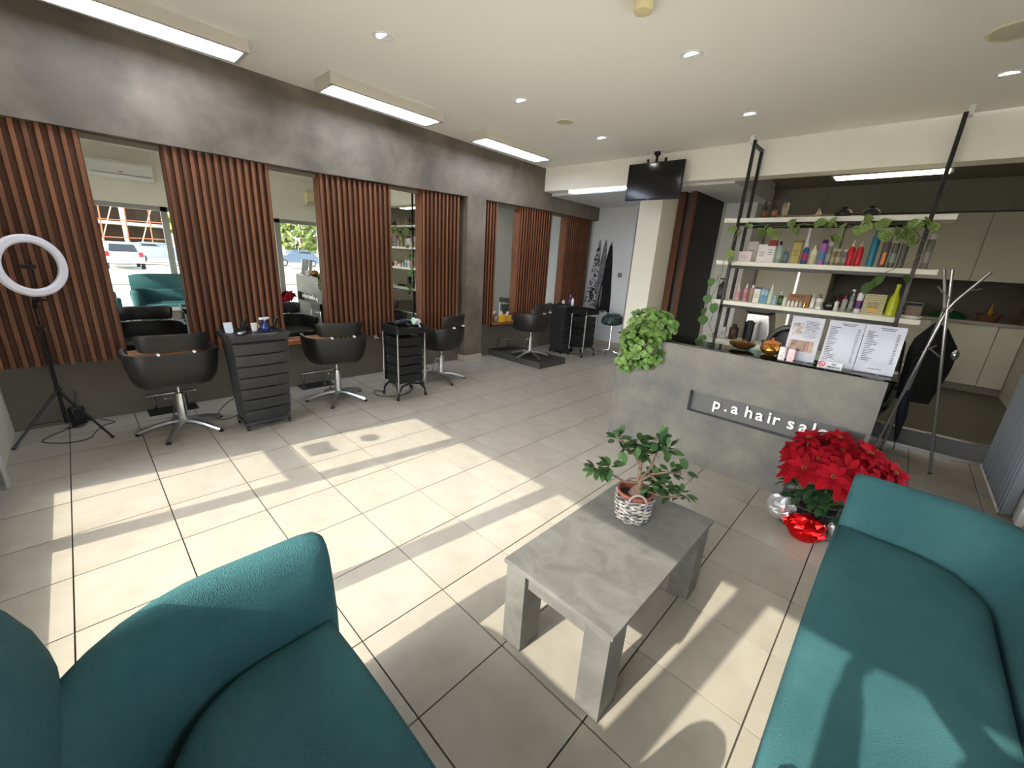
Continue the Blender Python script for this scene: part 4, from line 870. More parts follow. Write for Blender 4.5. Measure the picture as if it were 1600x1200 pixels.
# far stool with patterned cushion
t = thing('salon_stool', 'low stool with grey green patterned seat by far wall', 'stool', (0.02,7.45,0))
MB().loft([superring(0.14,0.20,0.60,e=2.6),superring(0.19,0.25,0.64,e=2.6),superring(0.17,0.23,0.74,e=2.4),superring(0.10,0.15,0.80,e=2.2)]).build('seat', mat('patterned_seat',(60,78,74),0.5,c2=(20,24,26),scale=14,mixp=(0.45,0.55)), t)
MB().tube([(0,0,0.08),(0,0,0.60)],0.018,10).build('column', M_chrome, t)
for k in range(5):
    a = 2*PI*k/5; MB().tube([(0.02*math.cos(a),0.02*math.sin(a),0.09),(0.2*math.cos(a),0.2*math.sin(a),0.05),(0.22*math.cos(a),0.22*math.sin(a),0.02)],[0.014,0.012,0.016],7).build('leg', M_chrome, t)

# ---------------------------------------------------------------- capes on hooks
def cape(x, lb, w0, h, m, z=2.14, skew=0.0, dark=None):
    t = thing('salon_cape', lb, 'cape', (x, 8.25, z), 0, 'capes on wall hooks')
    rr = []
    for i in range(13):
        u = i/12; W2 = 0.02+w0*(u**0.8)*(1-0.22*max(0,u-0.75)*4*0.4); ring = []
        for k in range(17):
            s = k/16*2-1
            ring.append((skew*u + s*W2, -0.02-0.05*u*(1-s*s)-0.018*math.sin(s*9+u*2)*u, -h*u+0.05*abs(s)*u*math.sin(s*5)))
        ring += [(p[0], -0.004, p[2]) for p in ring[::-1]]
        rr.append(ring)
    MB().loft(rr).build('drape', m, t, angle=60)
    MB().box(-0.018,-0.0,-0.01,0.018,0.008,0.06).tube([(0,0,0.03),(0,-0.035,0.02),(0,-0.045,0.045)],0.005,6).build('hook', M_steel, t)
cape(-0.98,'black and white patterned cape hanging on far wall, leftmost',0.16,1.32,mat('cape_pattern',(196,196,200),0.7,c2=(24,24,28),scale=7,mixp=(0.47,0.53),distort=3),2.15,-0.06)
cape(-0.83,'grey patterned cape hanging between two other capes',0.12,1.35,mat('cape_grey',(130,130,134),0.7,c2=(90,90,96),scale=10),2.17,-0.04)
cape(-0.69,'plain black cape hanging on far wall, rightmost',0.17,1.36,mat('cape_black',(14,14,16),0.8),2.12,-0.03)

# ---------------------------------------------------------------- coffee table
ct = thing('coffee_table', 'grey concrete-look coffee table with square board legs', 'table', (3.11,1.375,0))
MB().box(0,0,0.426,0.545,1.03,0.448).build('tabletop', M_stone, ct, smooth=False, bevel=0.0015)
for x0, y0 in ((0.012,0.008),(0.425,0.008),(0.012,0.892),(0.425,0.892)):
    x1, y1 = x0+0.108, y0+0.13
    MB().box(x0,y0,0,x1,y1,0.425).build('leg', M_stone, ct, smooth=False, bevel=0.0015)
ap = MB()
for (a, b_, c, d) in ((0.122,0.03,0.423,0.045),(0.122,0.985,0.423,1.0)): MB().box(a,b_,0.345,c,d,0.4255).build('apron', M_stone, ct, smooth=False)
for (a, b_, c, d) in ((0.03,0.12,0.045,0.91),(0.50,0.12,0.515,0.91)): MB().box(a,b_,0.345,c,d,0.4255).build('apron', M_stone, ct, smooth=False)

# potted ficus in a wicker basket
fp = thing('potted_ficus', 'small ficus bonsai in whitewashed wicker basket on the coffee table', 'plant', (3.34,2.09,0.449))
bk = MB(); rows = 13; n = 40
for r in range(rows):
    z = 0.008+r*0.0105; R_ = 0.075+0.018*(r/rows)**0.7
    pts = [((R_+0.0065*math.sin(k*PI/2.5*1.0+r*PI))*math.cos(2*PI*k/n), (R_+0.0065*math.sin(k*PI/2.5+r*PI))*math.sin(2*PI*k/n), z+0.002*math.cos(k*0.9+r)) for k in range(n+1)]
    bk.tube(pts, 0.0050, 5, cap=False)
MB().lathe([(0.001,0.004),(0.068,0.004),(0.084,0.14)],24,cap=False).build('basket_liner', mat('dark_liner',(70,66,64),0.9), fp)
bk.build('wicker_basket', M_wicker, fp, kind='stuff')
for s in (-1, 1):
    c_ = Vector((0.05*s,0.075*s*-1,0)); ax = Vector((0.6,0.8,0))*1.0
    pts = [(s*0.052+0.045*math.cos(a)*0.8, -s*0.07+0.045*math.cos(a)*0.6, 0.125+0.055*math.sin(a)) for a in [PI*k/10 for k in range(11)]]
    MB().tube(pts, 0.006, 7).build('basket_handle', mat('wicker_handle',(132,122,116),0.8), fp)
MB().lathe([(0.06,0.02),(0.085,0.145),(0.09,0.145),(0.092,0.162),(0.084,0.162),(0.078,0.12),(0.001,0.12)],28,cap=False).build('terracotta_pot', M_terra, fp)
MB().lathe([(0.08,0.128),(0.04,0.136),(0.001,0.139)],20,cap=False).build('soil', M_soil, fp)
br = MB(); tips = []
br.tube([(0.005,0.0,0.125),(0.01,0.005,0.16),(0.012,0.01,0.19),(0.01,0.015,0.215)],[0.042,0.034,0.018,0.013],10)
Rv = Vector((0.718,0.694,0)); Fv = Vector((-0.652,0.699,0)).normalized()
def W3(r, u, f=0.0): return tuple(Rv*r*1.1 + Fv*f + Vector((0,0,u if u < 0.2 else 0.2+(u-0.2)*1.15)))
BR = [[(0.0,0.20),(-0.06,0.205),(-0.12,0.235),(-0.19,0.255)], [(0.0,0.21),(0.01,0.27),(-0.005,0.31),(-0.06,0.36),(-0.10,0.40)], [(0.01,0.22),(0.05,0.26),(0.07,0.31),(0.085,0.36)],
      [(0.01,0.21),(0.06,0.25),(0.12,0.265),(0.19,0.27)], [(0.0,0.20),(0.06,0.16),(0.12,0.15),(0.20,0.165)], [(0.0,0.27),(0.01,0.32),(0.03,0.37)], [(0.05,0.25),(0.09,0.22),(0.12,0.21)]]
for k, b_ in enumerate(BR):
    f_ = [0.0,0.03,0.05,-0.02,-0.07,0.0,-0.06][k]
    pts = [W3(r+0.0, u, f_*i/len(b_)) for i, (r, u) in enumerate(b_)]
    br.tube(pts, [0.008*(1-0.7*i/len(pts)) for i in range(len(pts))], 6); tips.append((pts, f_))
br.build('trunk', M_bark, fp)
LMf = leaf_mesh('leaf', mat('ficus_leaf',(42,66,36),0.6,c2=(60,86,46),scale=20,rnd=0.3,spec=0.2), 1, 0.55, 0.12, 1.0, 4, 0.0)
CL = [(-0.205,0.275,0.055,13),(-0.13,0.27,0.05,13),(-0.17,0.25,0.04,7),(-0.115,0.40,0.055,14),(-0.085,0.36,0.04,8),(-0.03,0.40,0.05,12),(0.01,0.36,0.07,18),(0.03,0.34,0.05,10),(0.07,0.41,0.06,20),(0.10,0.38,0.05,14),
      (0.09,0.22,0.07,22),(0.12,0.18,0.06,16),(0.16,0.25,0.05,10),(0.205,0.28,0.045,11),(0.225,0.15,0.05,16),(0.17,0.13,0.04,7),(0.06,0.20,0.05,10)]
for (r, u, s, n_) in CL:
    f0 = random.uniform(-0.03,0.03)
    for k in range(int(n_*1.35)):
        d = Vector((random.gauss(0,1),random.gauss(0,1),random.gauss(0.1,0.7))).normalized()
        p = Vector(W3(r, u, f0)) + d*s*random.uniform(0.1,0.55)
        put_leaf(LMf, fp, p, d, random.uniform(0.044,0.064), random.uniform(-0.6,0.6))

# ---------------------------------------------------------------- corner plant on the desk
cp = thing('trailing_plant', 'bushy light green trailing plant spilling over desk corner', 'plant', (2.36,4.08,1.085))
MB().lathe([(0.06,0),(0.08,0.10),(0.085,0.11),(0.075,0.11)],20).build('pot', M_white, cp)
lf = MB()
for k in range(620):
    # volume: dome above, cascading in front of the desk
    u = random.random()
    if u < 0.45: c_ = Vector((0.02,-0.02,0.10)); rad = Vector((0.26,0.17,0.16))
    elif u < 0.9: c_ = Vector((0.03,-0.20,-0.08)); rad = Vector((0.24,0.10,0.25))
    else: c_ = Vector((-0.10,-0.19,-0.24)); rad = Vector((0.16,0.07,0.13))
    d = Vector((random.gauss(0,1),random.gauss(0,1),random.gauss(0,1))).normalized(); r = random.uniform(0.72,1.0)
    p = c_ + Vector((d.x*rad.x,d.y*rad.y,d.z*rad.z))*r
    if p.y > -0.15 and p.z < 0.0: p.y = -0.17-random.random()*0.06
    nrm = (d + Vector((0.3,-0.6,0.5))*0.8 + Vector((random.gauss(0,.3),random.gauss(0,.3),random.gauss(0,.3)))).normalized()
    a = nrm.cross(Vector((0,0,1))).normalized(); b_ = nrm.cross(a); s = random.uniform(0.018,0.033)
    ring = [p + (a*math.cos(2*PI*i/9) + b_*math.sin(2*PI*i/9))*s*(1.0+0.12*math.cos(i*2*PI/9*5)) for i in range(9)]
    lf.add([p + nrm*-0.004] + ring, [(0, i+1, (i+1)%9+1) for i in range(9)])
lf.build('foliage', mat('pennywort',(104,136,60),0.5,c2=(66,98,42),scale=18,mixp=(0.4,0.6)), cp, angle=80, kind='stuff')
stp = MB()
for k in range(40):
    d = Vector((random.gauss(0,1),random.gauss(-0.6,0.8),random.gauss(0,0.8))).normalized()
    stp.tube([(0,0,0.11),tuple(Vector((0.1*d.x,0.1*d.y-0.05,0.16))),tuple(Vector((0.22*d.x,-0.16-0.08*random.random(),0.12*d.z-0.03)))],0.0025,4)
stp.build('stems', mat('pale_stem',(150,150,90),0.6), cp, kind='stuff')

# ---------------------------------------------------------------- poinsettia
po = thing('poinsettia', 'large red poinsettia in wire basket on floor beside the desk', 'plant', (3.98,3.62,0))
wb = MB()
for z in (0.01,0.07,0.13,0.19,0.25): wb.tube([(0.19*math.cos(2*PI*k/24),0.16*math.sin(2*PI*k/24),z) for k in range(25)],0.004,5,cap=False)
for k in range(16): a = 2*PI*k/16; wb.tube([(0.17*math.cos(a),0.14*math.sin(a),0.005),(0.20*math.cos(a),0.17*math.sin(a),0.27)],0.003,5)
wb.build('wire_basket', mat('dark_green_wire',(46,56,44),0.5), po)
MB().lathe([(0.12,0.005),(0.16,0.20),(0.15,0.20),(0.001,0.17)],20,cap=False,sy=0.85).build('pot', M_black, po)
MB().lathe([(0.14,0.19),(0.001,0.20)],20,cap=False,sy=0.85).build('soil', M_soil, po)
def foil(name, m, c_, s, sy, h, seed, parent):
    g = MB(); N = 16; rr = []
    for i in range(9):
        u = i/8; ring = []
        for k in range(N):
            a = 2*PI*k/N; q = noise.noise(Vector((math.cos(a)*2.2+seed, math.sin(a)*2.2, u*3)))
            rad = s*(math.sin(PI*(0.12+0.80*u))**0.6)*(1+0.35*q)
            ring.append((c_[0]+rad*math.cos(a), c_[1]+rad*sy*math.sin(a), c_[2]+h*u+0.02*q))
        rr.append(ring)
    g.loft(rr); g.build(name, m, parent, smooth=False)
foil('red_foil_wrap', M_foilr, (0.00,-0.215,0.005), 0.115, 0.62, 0.17, 3, po)
foil('silver_foil_wrap', M_foils, (-0.17,-0.12,0.05), 0.085, 0.8, 0.17, 9, po)
foil('silver_foil_wrap', M_foils, (0.16,-0.14,0.08), 0.05, 0.8, 0.10, 5, po)
LMb = leaf_mesh('bract', M_red, 1, 0.52, 0.18, 1.0, 5, 0.0); LMg = leaf_mesh('leaf', mat('poinsettia_green',(34,62,34),0.5,rnd=0.3), 1, 0.5, 0.2, 1.0, 5, 0.0)
FH = [(-0.17,-0.06,0.47,.13),(-0.10,-0.16,0.44,.14),(-0.12,0.10,0.55,.115),(0.06,0.08,0.56,.14),(0.0,0.0,0.52,.12),(0.24,0.13,0.52,.12),(0.12,-0.10,0.50,.145),(0.06,-0.20,0.46,.13),(0.30,-0.02,0.47,.145),(0.22,-0.12,0.46,.13),(0.34,0.05,0.52,.10),(-0.20,0.02,0.50,.10),(-0.04,0.14,0.58,.10),(0.14,0.16,0.55,.11),(-0.05,-0.06,0.50,.12),(0.16,0.02,0.53,.12),(0.27,0.04,0.53,.12),(-0.16,-0.14,0.40,.11),(0.13,-0.19,0.42,.12)]
FH += [(0.02,0.12,0.63,.11),(-0.14,0.04,0.60,.10),(0.20,0.06,0.60,.11)]
FH = [(x, y, z+0.04, s_*0.98) for x, y, z, s_ in FH]
for (x, y, z, s) in FH:
    h = MB()
    for k in range(6): a = k; h.ball((0.010*math.cos(a),0.010*math.sin(a),0.0),0.0055,6,4)
    outw = Vector((x*1.2, y*1.2-0.25, 0.55)).normalized()
    q = outw.to_track_quat('Z','Y').to_matrix().to_4x4()
    fo = bpy.data.objects.new('flower_head', h.mesh('flower_head', mat('cyathia',(120,70,20),0.6))); COL.objects.link(fo); fo.parent = po
    fo.matrix_local = Matrix.Translation((x,y,z)) @ q
    for k in range(15):
        lay_ = k//8; a = 2*PI*k/7.5 + lay_*0.45 + random.uniform(-0.15,0.15)
        d = Vector((math.cos(a), math.sin(a), (0.1,0.65)[lay_]+random.uniform(-0.15,0.1)))
        put_leaf(LMb, fo, (0.008*math.cos(a),0.008*math.sin(a),-0.006), d, s*(1.0,0.7)[lay_]*random.uniform(0.85,1.1), random.uniform(-0.3,0.3), 'bract')
for k in range(70):
    a = random.random()*2*PI; r = random.uniform(0.05,0.24); z = random.uniform(0.22,0.44)
    put_leaf(LMg, po, (r*math.cos(a)+0.05,r*0.8*math.sin(a)-0.03,z), (math.cos(a),math.sin(a),random.uniform(-0.6,0.3)), random.uniform(0.08,0.12), random.uniform(-0.5,0.5))
sts = MB()
for (x, y, z, s) in FH: sts.tube([(x*0.2,y*0.2,0.19),(x*0.7,y*0.7,0.33),(x,y,z-0.01)],0.004,5)
sts.build('stems', mat('green_stem',(70,92,46),0.6), po)

# ---------------------------------------------------------------- sofas
def make_sofa(lb, W_, D_, loc, rz, back=True, y0=0.03):
    t = thing('sofa', lb, 'sofa', loc, rz, None)
    # local: front at y=0 facing -y, back at y=+D_
    th = 0.17; hx = W_/2 - th/2; Rr = 0.33; yb = D_ - th/2
    pth = []
    for i in range(7): pth.append((-hx, y0+(yb-Rr-y0)*i/6, (-1,0)))
    for i in range(1,8):
        a = PI - (PI/2)*i/8; pth.append((-hx+Rr+Rr*math.cos(a), yb-Rr+Rr*math.sin(a), (math.cos(a), math.sin(a))))
    for i in range(0,9): pth.append((-hx+Rr+(2*hx-2*Rr)*i/8, yb, (0,1)))
    for i in range(1,8):
        a = PI/2 - (PI/2)*i/8; pth.append((hx-Rr+Rr*math.cos(a), yb-Rr+Rr*math.sin(a), (math.cos(a), math.sin(a))))
    for i in range(7): pth.append((hx, yb-Rr-(yb-Rr-y0)*i/6, (1,0)))
    prof = [(-0.05,0.14),(0.03,0.13),(0.055,0.18),(0.085,0.40),(0.105,0.62),(0.10,0.67),(0.07,0.70),(0.03,0.705),(-0.01,0.69),(-0.04,0.65),(-0.065,0.55),(-0.09,0.42),(-0.09,0.2)]
    rings = []; N = len(pth)
    for i, (x, y, n) in enumerate(pth):
        e = min(i, N-1-i); k = {0:0.92, 1:1.0}.get(e, 1.0)
        rings.append([(x+n[0]*o*k, y+n[1]*o*k - (0.0 if e else 0.0), 0.42+(z-0.42)*(0.985 if e == 0 else 1.0)) for o, z in prof])
    # rounded arm ends
    def endcap(r, dy):
        c = [sum(p[j] for p in r)/len(r) for j in range(3)]
        return [(c[0]+(p[0]-c[0])*0.72, p[1]+dy, c[2]+(p[2]-c[2])*0.94) for p in r]
    rings = [endcap(rings[0], -0.022)] + rings + [endcap(rings[-1], -0.022)]
    MB().loft(rings).build('arm_and_back_shell', M_teal, t, angle=70)
    # seat
    ins = W_/2 - th + 0.01; yb2 = D_ - th - 0.02; Rs = 0.30
    def outline(k):
        o = [(-ins+k, 0.0+k), (-ins*0.5, -0.008+k), (0,-0.01+k), (ins*0.5,-0.008+k), (ins-k, 0.0+k)]
        Rk = max(Rs-k*0.8, 0.08)
        for i in range(0,9): a = (PI/2)*i/8; o.append((ins-k-Rk+Rk*math.cos(a), yb2-k-Rk+Rk*math.sin(a)))
        for i in range(0,9): a = PI/2+(PI/2)*i/8; o.append((-ins+k+Rk+Rk*math.cos(a), yb2-k-Rk+Rk*math.sin(a)))
        return o
    rr = [[(x,y,z) for x, y in outline(k)] for k, z in ((0.03,0.12),(0.0,0.15),(0.0,0.40),(0.012,0.432),(0.04,0.448),(0.10,0.454),(0.17,0.457))]
    MB().loft(rr).build('seat_cushion', M_teal, t, angle=50)
    if back:
        rr = []; L = W_/2-0.04; n_ = 18
        for i in range(n_+1):
            s = -1+2*i/n_; k = (1-abs(s)**9)**0.5 if abs(s) < 1 else 0.02; k = max(k,0.45)
            cy, cz = D_+0.02, 0.79; x = s*L
            rr.append([(x, cy+(-0.10*math.cos(a)*k)*(1.0)+0.05*(math.sin(a)), cz+0.20*math.sin(a)*(0.6+0.4*k)) for a in [2*PI*j/16 for j in range(16)]])
        MB().loft(rr).build('back_cushion', M_teal, t, angle=70)
    for sx in (-1,1):
        for y in (0.10, D_-0.16): MB().lathe([(0.014,0.0),(0.02,0.15)],10,(sx*(W_/2-0.14),y,0)).build('leg', M_bmetal, t)
    return t
make_sofa('teal fabric two-seat sofa at right edge, partly in sunlight', 2.13, 0.745, (4.125,2.035,0), -PI/2)
sl_ = make_sofa('teal fabric armchair sofa at bottom left of the photo', 1.16, 0.70, (3.325,0.705,0), PI, y0=-0.005); sl_.scale = (1,1,1.04)

# ---------------------------------------------------------------- coat rack, umbrella, office chair
cr = thing('coat_rack', 'tall silver tripod coat rack with crossed tubular poles', 'coat rack', (4.38,5.70,0))
top = {0:(-0.10,-0.05,1.84),1:(-0.05,0.03,1.84),2:(0.17,-0.02,1.84)}
foot = [(0.27,-0.13),(-0.17,-0.10),(-0.10,0.22)]
knee = [(-0.01,-0.02,1.50),(0.0,0.02,1.50),(-0.02,0.0,1.50)]
for k in range(3):
    fx, fy = foot[k]; kx, ky, kz = knee[k]; tx, ty, tz = [(0.17,-0.06,1.84),(-0.055,0.03,1.85),(-0.11,-0.03,1.85)][k]
    if k == 0: kx, ky = 0.0,-0.03
    MB().tube([(fx,fy,0.0),(kx,ky,kz),((kx*0.8+tx*0.2),(ky*0.8+ty*0.2),kz+0.09),(tx,ty,tz)],0.0125,10).build('pole', M_steel, cr)
    MB().lathe([(0.015,0),(0.015,0.012)],10,(fx,fy,0)).build('foot_cap', M_black, cr)
for a_, b_ in (((0.09,-0.045,1.68),(0.16,0.06,1.70)),((-0.02,0.0,1.60),(-0.115,-0.04,1.70)),((-0.06,-0.02,1.10),(0.02,0.12,1.16)),((0.06,-0.04,1.08),(-0.04,-0.10,1.16))):
    MB().tube([a_,b_],0.009,8).build('peg', M_steel, cr)
MB().tube([(-0.03,-0.02,1.50),(0.03,0.0,1.50)],0.02,8).build('joint', M_steel, cr)
um = thing('umbrella', 'folded dark navy umbrella hanging from the coat rack', 'umbrella', (4.36,5.84,0.06))
MB().tube([(0,0,0.10),(-0.02,0,0.35),(-0.05,0,0.72),(-0.06,0,0.80)],[0.010,0.042,0.032,0.012],12).build('canopy', mat('navy',(22,26,44),0.7), um)
MB().tube([(0.01,0,0.0),(0.0,0,0.11)],0.005,6).build('tip', M_black, um)
MB().tube([(-0.06,0,0.79),(-0.07,0,0.92),(-0.05,0,0.97),(-0.01,0,0.97),(0.0,0,0.93)],0.011,8).build('handle', M_black, um)
oc = thing('office_chair', 'black office chair behind the right end of the desk', 'chair', (3.97,5.95,0), -0.1)
MB().loft([[(-0.23,-0.02,0.50),(0.23,-0.02,0.50),(0.23,0.03,0.50),(-0.23,0.03,0.50)],[(-0.26,-0.03,0.8),(0.26,-0.03,0.8),(0.26,0.03,0.8),(-0.26,0.03,0.8)],[(-0.22,0.0,1.16),(0.22,0.0,1.16),(0.22,0.05,1.16),(-0.22,0.05,1.16)]]).build('backrest', M_black, oc, bevel=0.02)
MB().box(-0.25,-0.48,0.42,0.25,0.0,0.52).build('seat', M_black, oc, bevel=0.03)
MB().tube([(0,-0.24,0.10),(0,-0.24,0.42)],0.028,12).build('column', M_bmetal, oc)
for k in range(5):
    a = 2*PI*k/5; lg = MB().tube([(0,-0.24,0.12),(0.30*math.cos(a),-0.24+0.30*math.sin(a),0.075)],[0.024,0.016],8).build('leg', M_black, oc)
    MB().lathe([(0.026,-0.018),(0.03,-0.01),(0.03,0.01),(0.026,0.018)],12,(0.30*math.cos(a),-0.24+0.30*math.sin(a),0.03),ax='x').build('caster', M_black, lg)
for s in (-1,1): MB().tube([(s*0.27,-0.05,0.70),(s*0.29,-0.30,0.70),(s*0.28,-0.34,0.55),(s*0.24,-0.26,0.46)],0.016,8).build('armrest', M_black, oc)
hb = thing('black_coat', 'black coat with silver keyring hanging behind the coat rack', 'coat', (4.40,6.02,0.0))
rr = []
for i in range(10):
    u = i/9; z = 1.34-0.78*u; w_ = 0.05+0.12*min(1,u*4)-0.05*max(0,u-0.5)*2; ring = []
    for k in range(20):
        a = 2*PI*k/20; q = 1+0.12*math.sin(a*5+u*3)*u
        ring.append((w_*q*math.cos(a)-0.02*u, (0.03+0.03*u)*q*math.sin(a), z-0.05*math.cos(a)*(1-u)*0.5))
    rr.append(ring)
MB().loft(rr).build('coat_body', mat('black_wool',(14,14,16),0.9), hb, angle=70)
MB().tube([(0,0,1.32),(-0.02,-0.12,1.36),(-0.03,-0.20,1.40)],0.006,6).build('hanging_loop', M_black, hb)
MB().ball((0.15,-0.05,1.08),0.035,12,8,sz=1.5).build('keyring', M_chrome, hb)
# ---------------------------------------------------------------- air conditioners above the side window (seen in the mirrors)
def ac(lb, y0, y1, z0, z1, m):
    t = thing('air_conditioner', lb, 'air conditioner', (XR, (y0+y1)/2, z0))
    L = (y1-y0)/2; H_ = z1-z0
    pr_ = [(0,0.02),(-0.12,0.0),(-0.20,0.05),(-0.21,0.12),(-0.21,H_*0.85),(-0.17,H_),(0,H_)]
    MB().loft([[(x,y,z) for x, z in pr_] for y in (-L,L)]).build('casing', m, t, bevel=0.008)
    MB().box(-0.217,-L*0.9,0.065,-0.205,L*0.9,0.072).build('louvre_line', M_gray_plastic, t, smooth=False)
    MB().box(-0.214,-0.03,0.11,-0.208,0.03,0.125).build('badge', M_gray_plastic, t, smooth=False)
ac('white air conditioner above the side window, reflected in the leftmost mirror', 0.75,1.70,2.76,3.07,M_white)
ac('cream air conditioner reflected in the second mirror', 4.64,5.42,2.72,3.05,M_cream)

# ---------------------------------------------------------------- street outside (seen in the mirrors)
def car(lb, loc, rz, col, g=None):
    t = thing('car', lb, 'car', loc, rz, g)
    m = mat('car_paint_%d_%d_%d' % col, col, 0.3, 0.3, coat=0.6)
    side = [(-2.0,0.35),(-2.05,0.60),(-1.95,0.92),(-1.75,1.0),(-1.35,1.42),(-0.9,1.50),(0.3,1.48),(1.0,1.02),(1.75,0.88),(2.02,0.62),(2.0,0.35)]
    rr = []
    for y, k, dz in ((-0.86,0.97,0),(-0.82,1.0,0),(0.82,1.0,0),(0.86,0.97,0)):
        rr.append([(x*k, y*(0.80 if z > 1.1 else 1.0), z) for x, z in side])
    MB().loft(rr).build('body', m, t, bevel=0.04)
    gl_ = mat('car_glass',(36,42,48),0.1)
    MB().box(-1.25,-0.74,1.05,0.45,0.74,1.38).build('side_glass', gl_, t, bevel=0.02)
    MB().hexa([(-1.80,-0.6,1.03),(-1.76,-0.6,1.0),(-1.76,0.6,1.0),(-1.80,0.6,1.03)],[(-1.43,-0.52,1.38),(-1.36,-0.52,1.38),(-1.36,0.52,1.38),(-1.43,0.52,1.38)]).build('rear_glass', gl_, t, smooth=False)
    for s in (-1,1):
        MB().box(-2.04,s*0.72-0.10,0.72,-1.90,s*0.72+0.10,0.98).build('tail_light', mat('tail_red',(190,30,36),0.3), t, bevel=0.02)
        for x in (-1.28,1.28):
            wl_ = MB().lathe([(0.20,-0.10),(0.31,-0.09),(0.31,0.09),(0.20,0.10)],18,(x,s*0.78,0.31),ax='y').build('wheel', M_black, t)
            MB().lathe([(0.001,-0.11),(0.19,-0.105),(0.19,0.105),(0.001,0.11)],14,(x,s*0.78,0.31),ax='y',cap=False).build('rim', M_steel, wl_)
    MB().box(-2.08,-0.26,0.62,-2.0,0.26,0.74).build('number_plate', M_white, t, bevel=0.005)
ZG = -0.14
car('silver hatchback seen from behind in the leftmost mirror', (28.0,2.4,ZG), 0.0, (140,148,160))
car('silver hatchback seen side-on behind the first car', (36.0,5.2,ZG), PI/2, (120,128,138))
car('blue grey car reflected in the second mirror', (37.0,15.3,ZG), -PI/2, (70,86,108))
def tree(name, lb, x, y, h, r, m, shape, g=None):
    t = thing(name, lb, 'tree', (x,y,ZG), 0, g)
    MB().tube([(0,0,0),(0.05,0.03,h*0.3),(0,0,h*0.6)],[0.16,0.12,0.05],8).build('trunk', M_bark, t)
    f = MB()
    for k in range(900):
        u = random.random(); a = random.random()*2*PI
        rad = r*((math.sin(PI*u**0.7))**0.6 if shape == 'cone' else math.sin(PI*u)**0.5)*random.uniform(0.6,1)
        p = Vector((rad*math.cos(a), rad*math.sin(a), h*(0.10+0.9*u)))
        d = Vector((random.gauss(0,1),random.gauss(0,1),random.gauss(0,1))).normalized(); e = d.orthogonal().normalized(); s = r*0.16
        f.add([p-e*s, p+d.cross(e)*s*0.6, p+e*s, p-d.cross(e)*s*0.6], [(0,1,2,3)])
    f.build('foliage', m, t, smooth=False, kind='stuff')
M_tree = mat('tree_leaf',(74,92,44),0.8,c2=(120,130,70),scale=2,rnd=0.2)
tree('cypress_tree','dense grey green conical tree reflected in the second mirror',44,18.5,9.5,2.6,M_tree,'cone')
tree('shrub_tree','loose yellow green tree behind the parked cars',46,9.5,7.0,2.6,mat('yellow_leaf',(150,150,76),0.8,c2=(96,112,52),scale=2),'round')
tree('street_tree','round green tree far down the street left',50,30,7.0,3.0,M_tree,'round')
cs = thing('construction_building', 'unfinished concrete building with reddish scaffolding across the street', 'building', (58,1,ZG))
for k in range(4): MB().box(-0.5,-9,k*3.0,8,9,k*3.0+0.3).build('slab', mat('raw_concrete',(196,188,176),0.9), cs, smooth=False)
for y in range(-8,10,4): MB().box(0,y-0.2,0,0.4,y+0.2,9.3).build('concrete_column', mat('raw_concrete',(196,188,176),0.9), cs, smooth=False)
MB().box(5,-9,0,5.2,9,9).build('rear_wall', mat('dark_inside',(70,58,52),0.9), cs, smooth=False)
for k in range(9): MB().tube([(-1.2,-8+k*2.0,0),(-1.2,-8+k*2.0+0.3,9.5)],0.06,6).build('scaffold_pole', mat('rust_pole',(170,96,70),0.7), cs)
for k in range(5): MB().tube([(-1.2,-8.5,1.5+k*1.8),(-1.2,8.5,1.7+k*1.8)],0.05,6).build('scaffold_rail', mat('rust_pole',(170,96,70),0.7), cs)
for k in range(5): MB().tube([(-1.2,-8+k*3.2,0.3),(-1.2,-5.5+k*3.2,7.5)],0.05,6).build('scaffold_brace', mat('pale_pole',(206,180,150),0.7), cs)
fe = thing('street_railing', 'thin dark wire fence between the shop and parked cars', 'fence', (9.0,0,ZG))
for k in range(9): MB().box(-0.02,-6+k*2.2,0,0.02,-5.96+k*2.2,1.15).build('fence_post', M_bmetal, fe, smooth=False)
for z in (0.55,1.1): MB().box(-0.012,-6,z,0.012,12,z+0.025).build('rail', M_bmetal, fe, smooth=False)
blg = thing('pale_building', 'low pale building across the street behind the trees', 'building', (60,28,ZG))
MB().box(0,-14,0,8,14,6).build('wall', mat('pale_wall',(214,206,190),0.9), blg, smooth=False)
for k in range(6): MB().box(-0.05,-12+k*4.2,2.4,0.05,-10.4+k*4.2,4.0).build('window', mat('car_glass',(36,42,48),0.1), blg, smooth=False)
# hanging signs on the front glass that cast the square and round shadows
t = thing('window_sign', 'square opening-hours sign hanging inside the front glass', 'sign', (0.44,YF+0.012,1.235))
MB().box(-0.125,-0.003,0,0.125,0.003,0.155).build('plate', M_white, t, smooth=False); MB().tube([(-0.1,0,0.155),(0,0,0.21),(0.1,0,0.155)],0.002,4).build('string', M_black, t)
t = thing('window_sign', 'round sign hanging inside the front glass', 'sign', (0.455,YF+0.012,1.63))
MB().lathe([(0.085,-0.003),(0.085,0.003)],24,ax='y',sy=0.7).build('plate', M_white, t); MB().tube([(-0.05,0,0.05),(0,0,0.10),(0.05,0,0.05)],0.002,4).build('string', M_black, t)

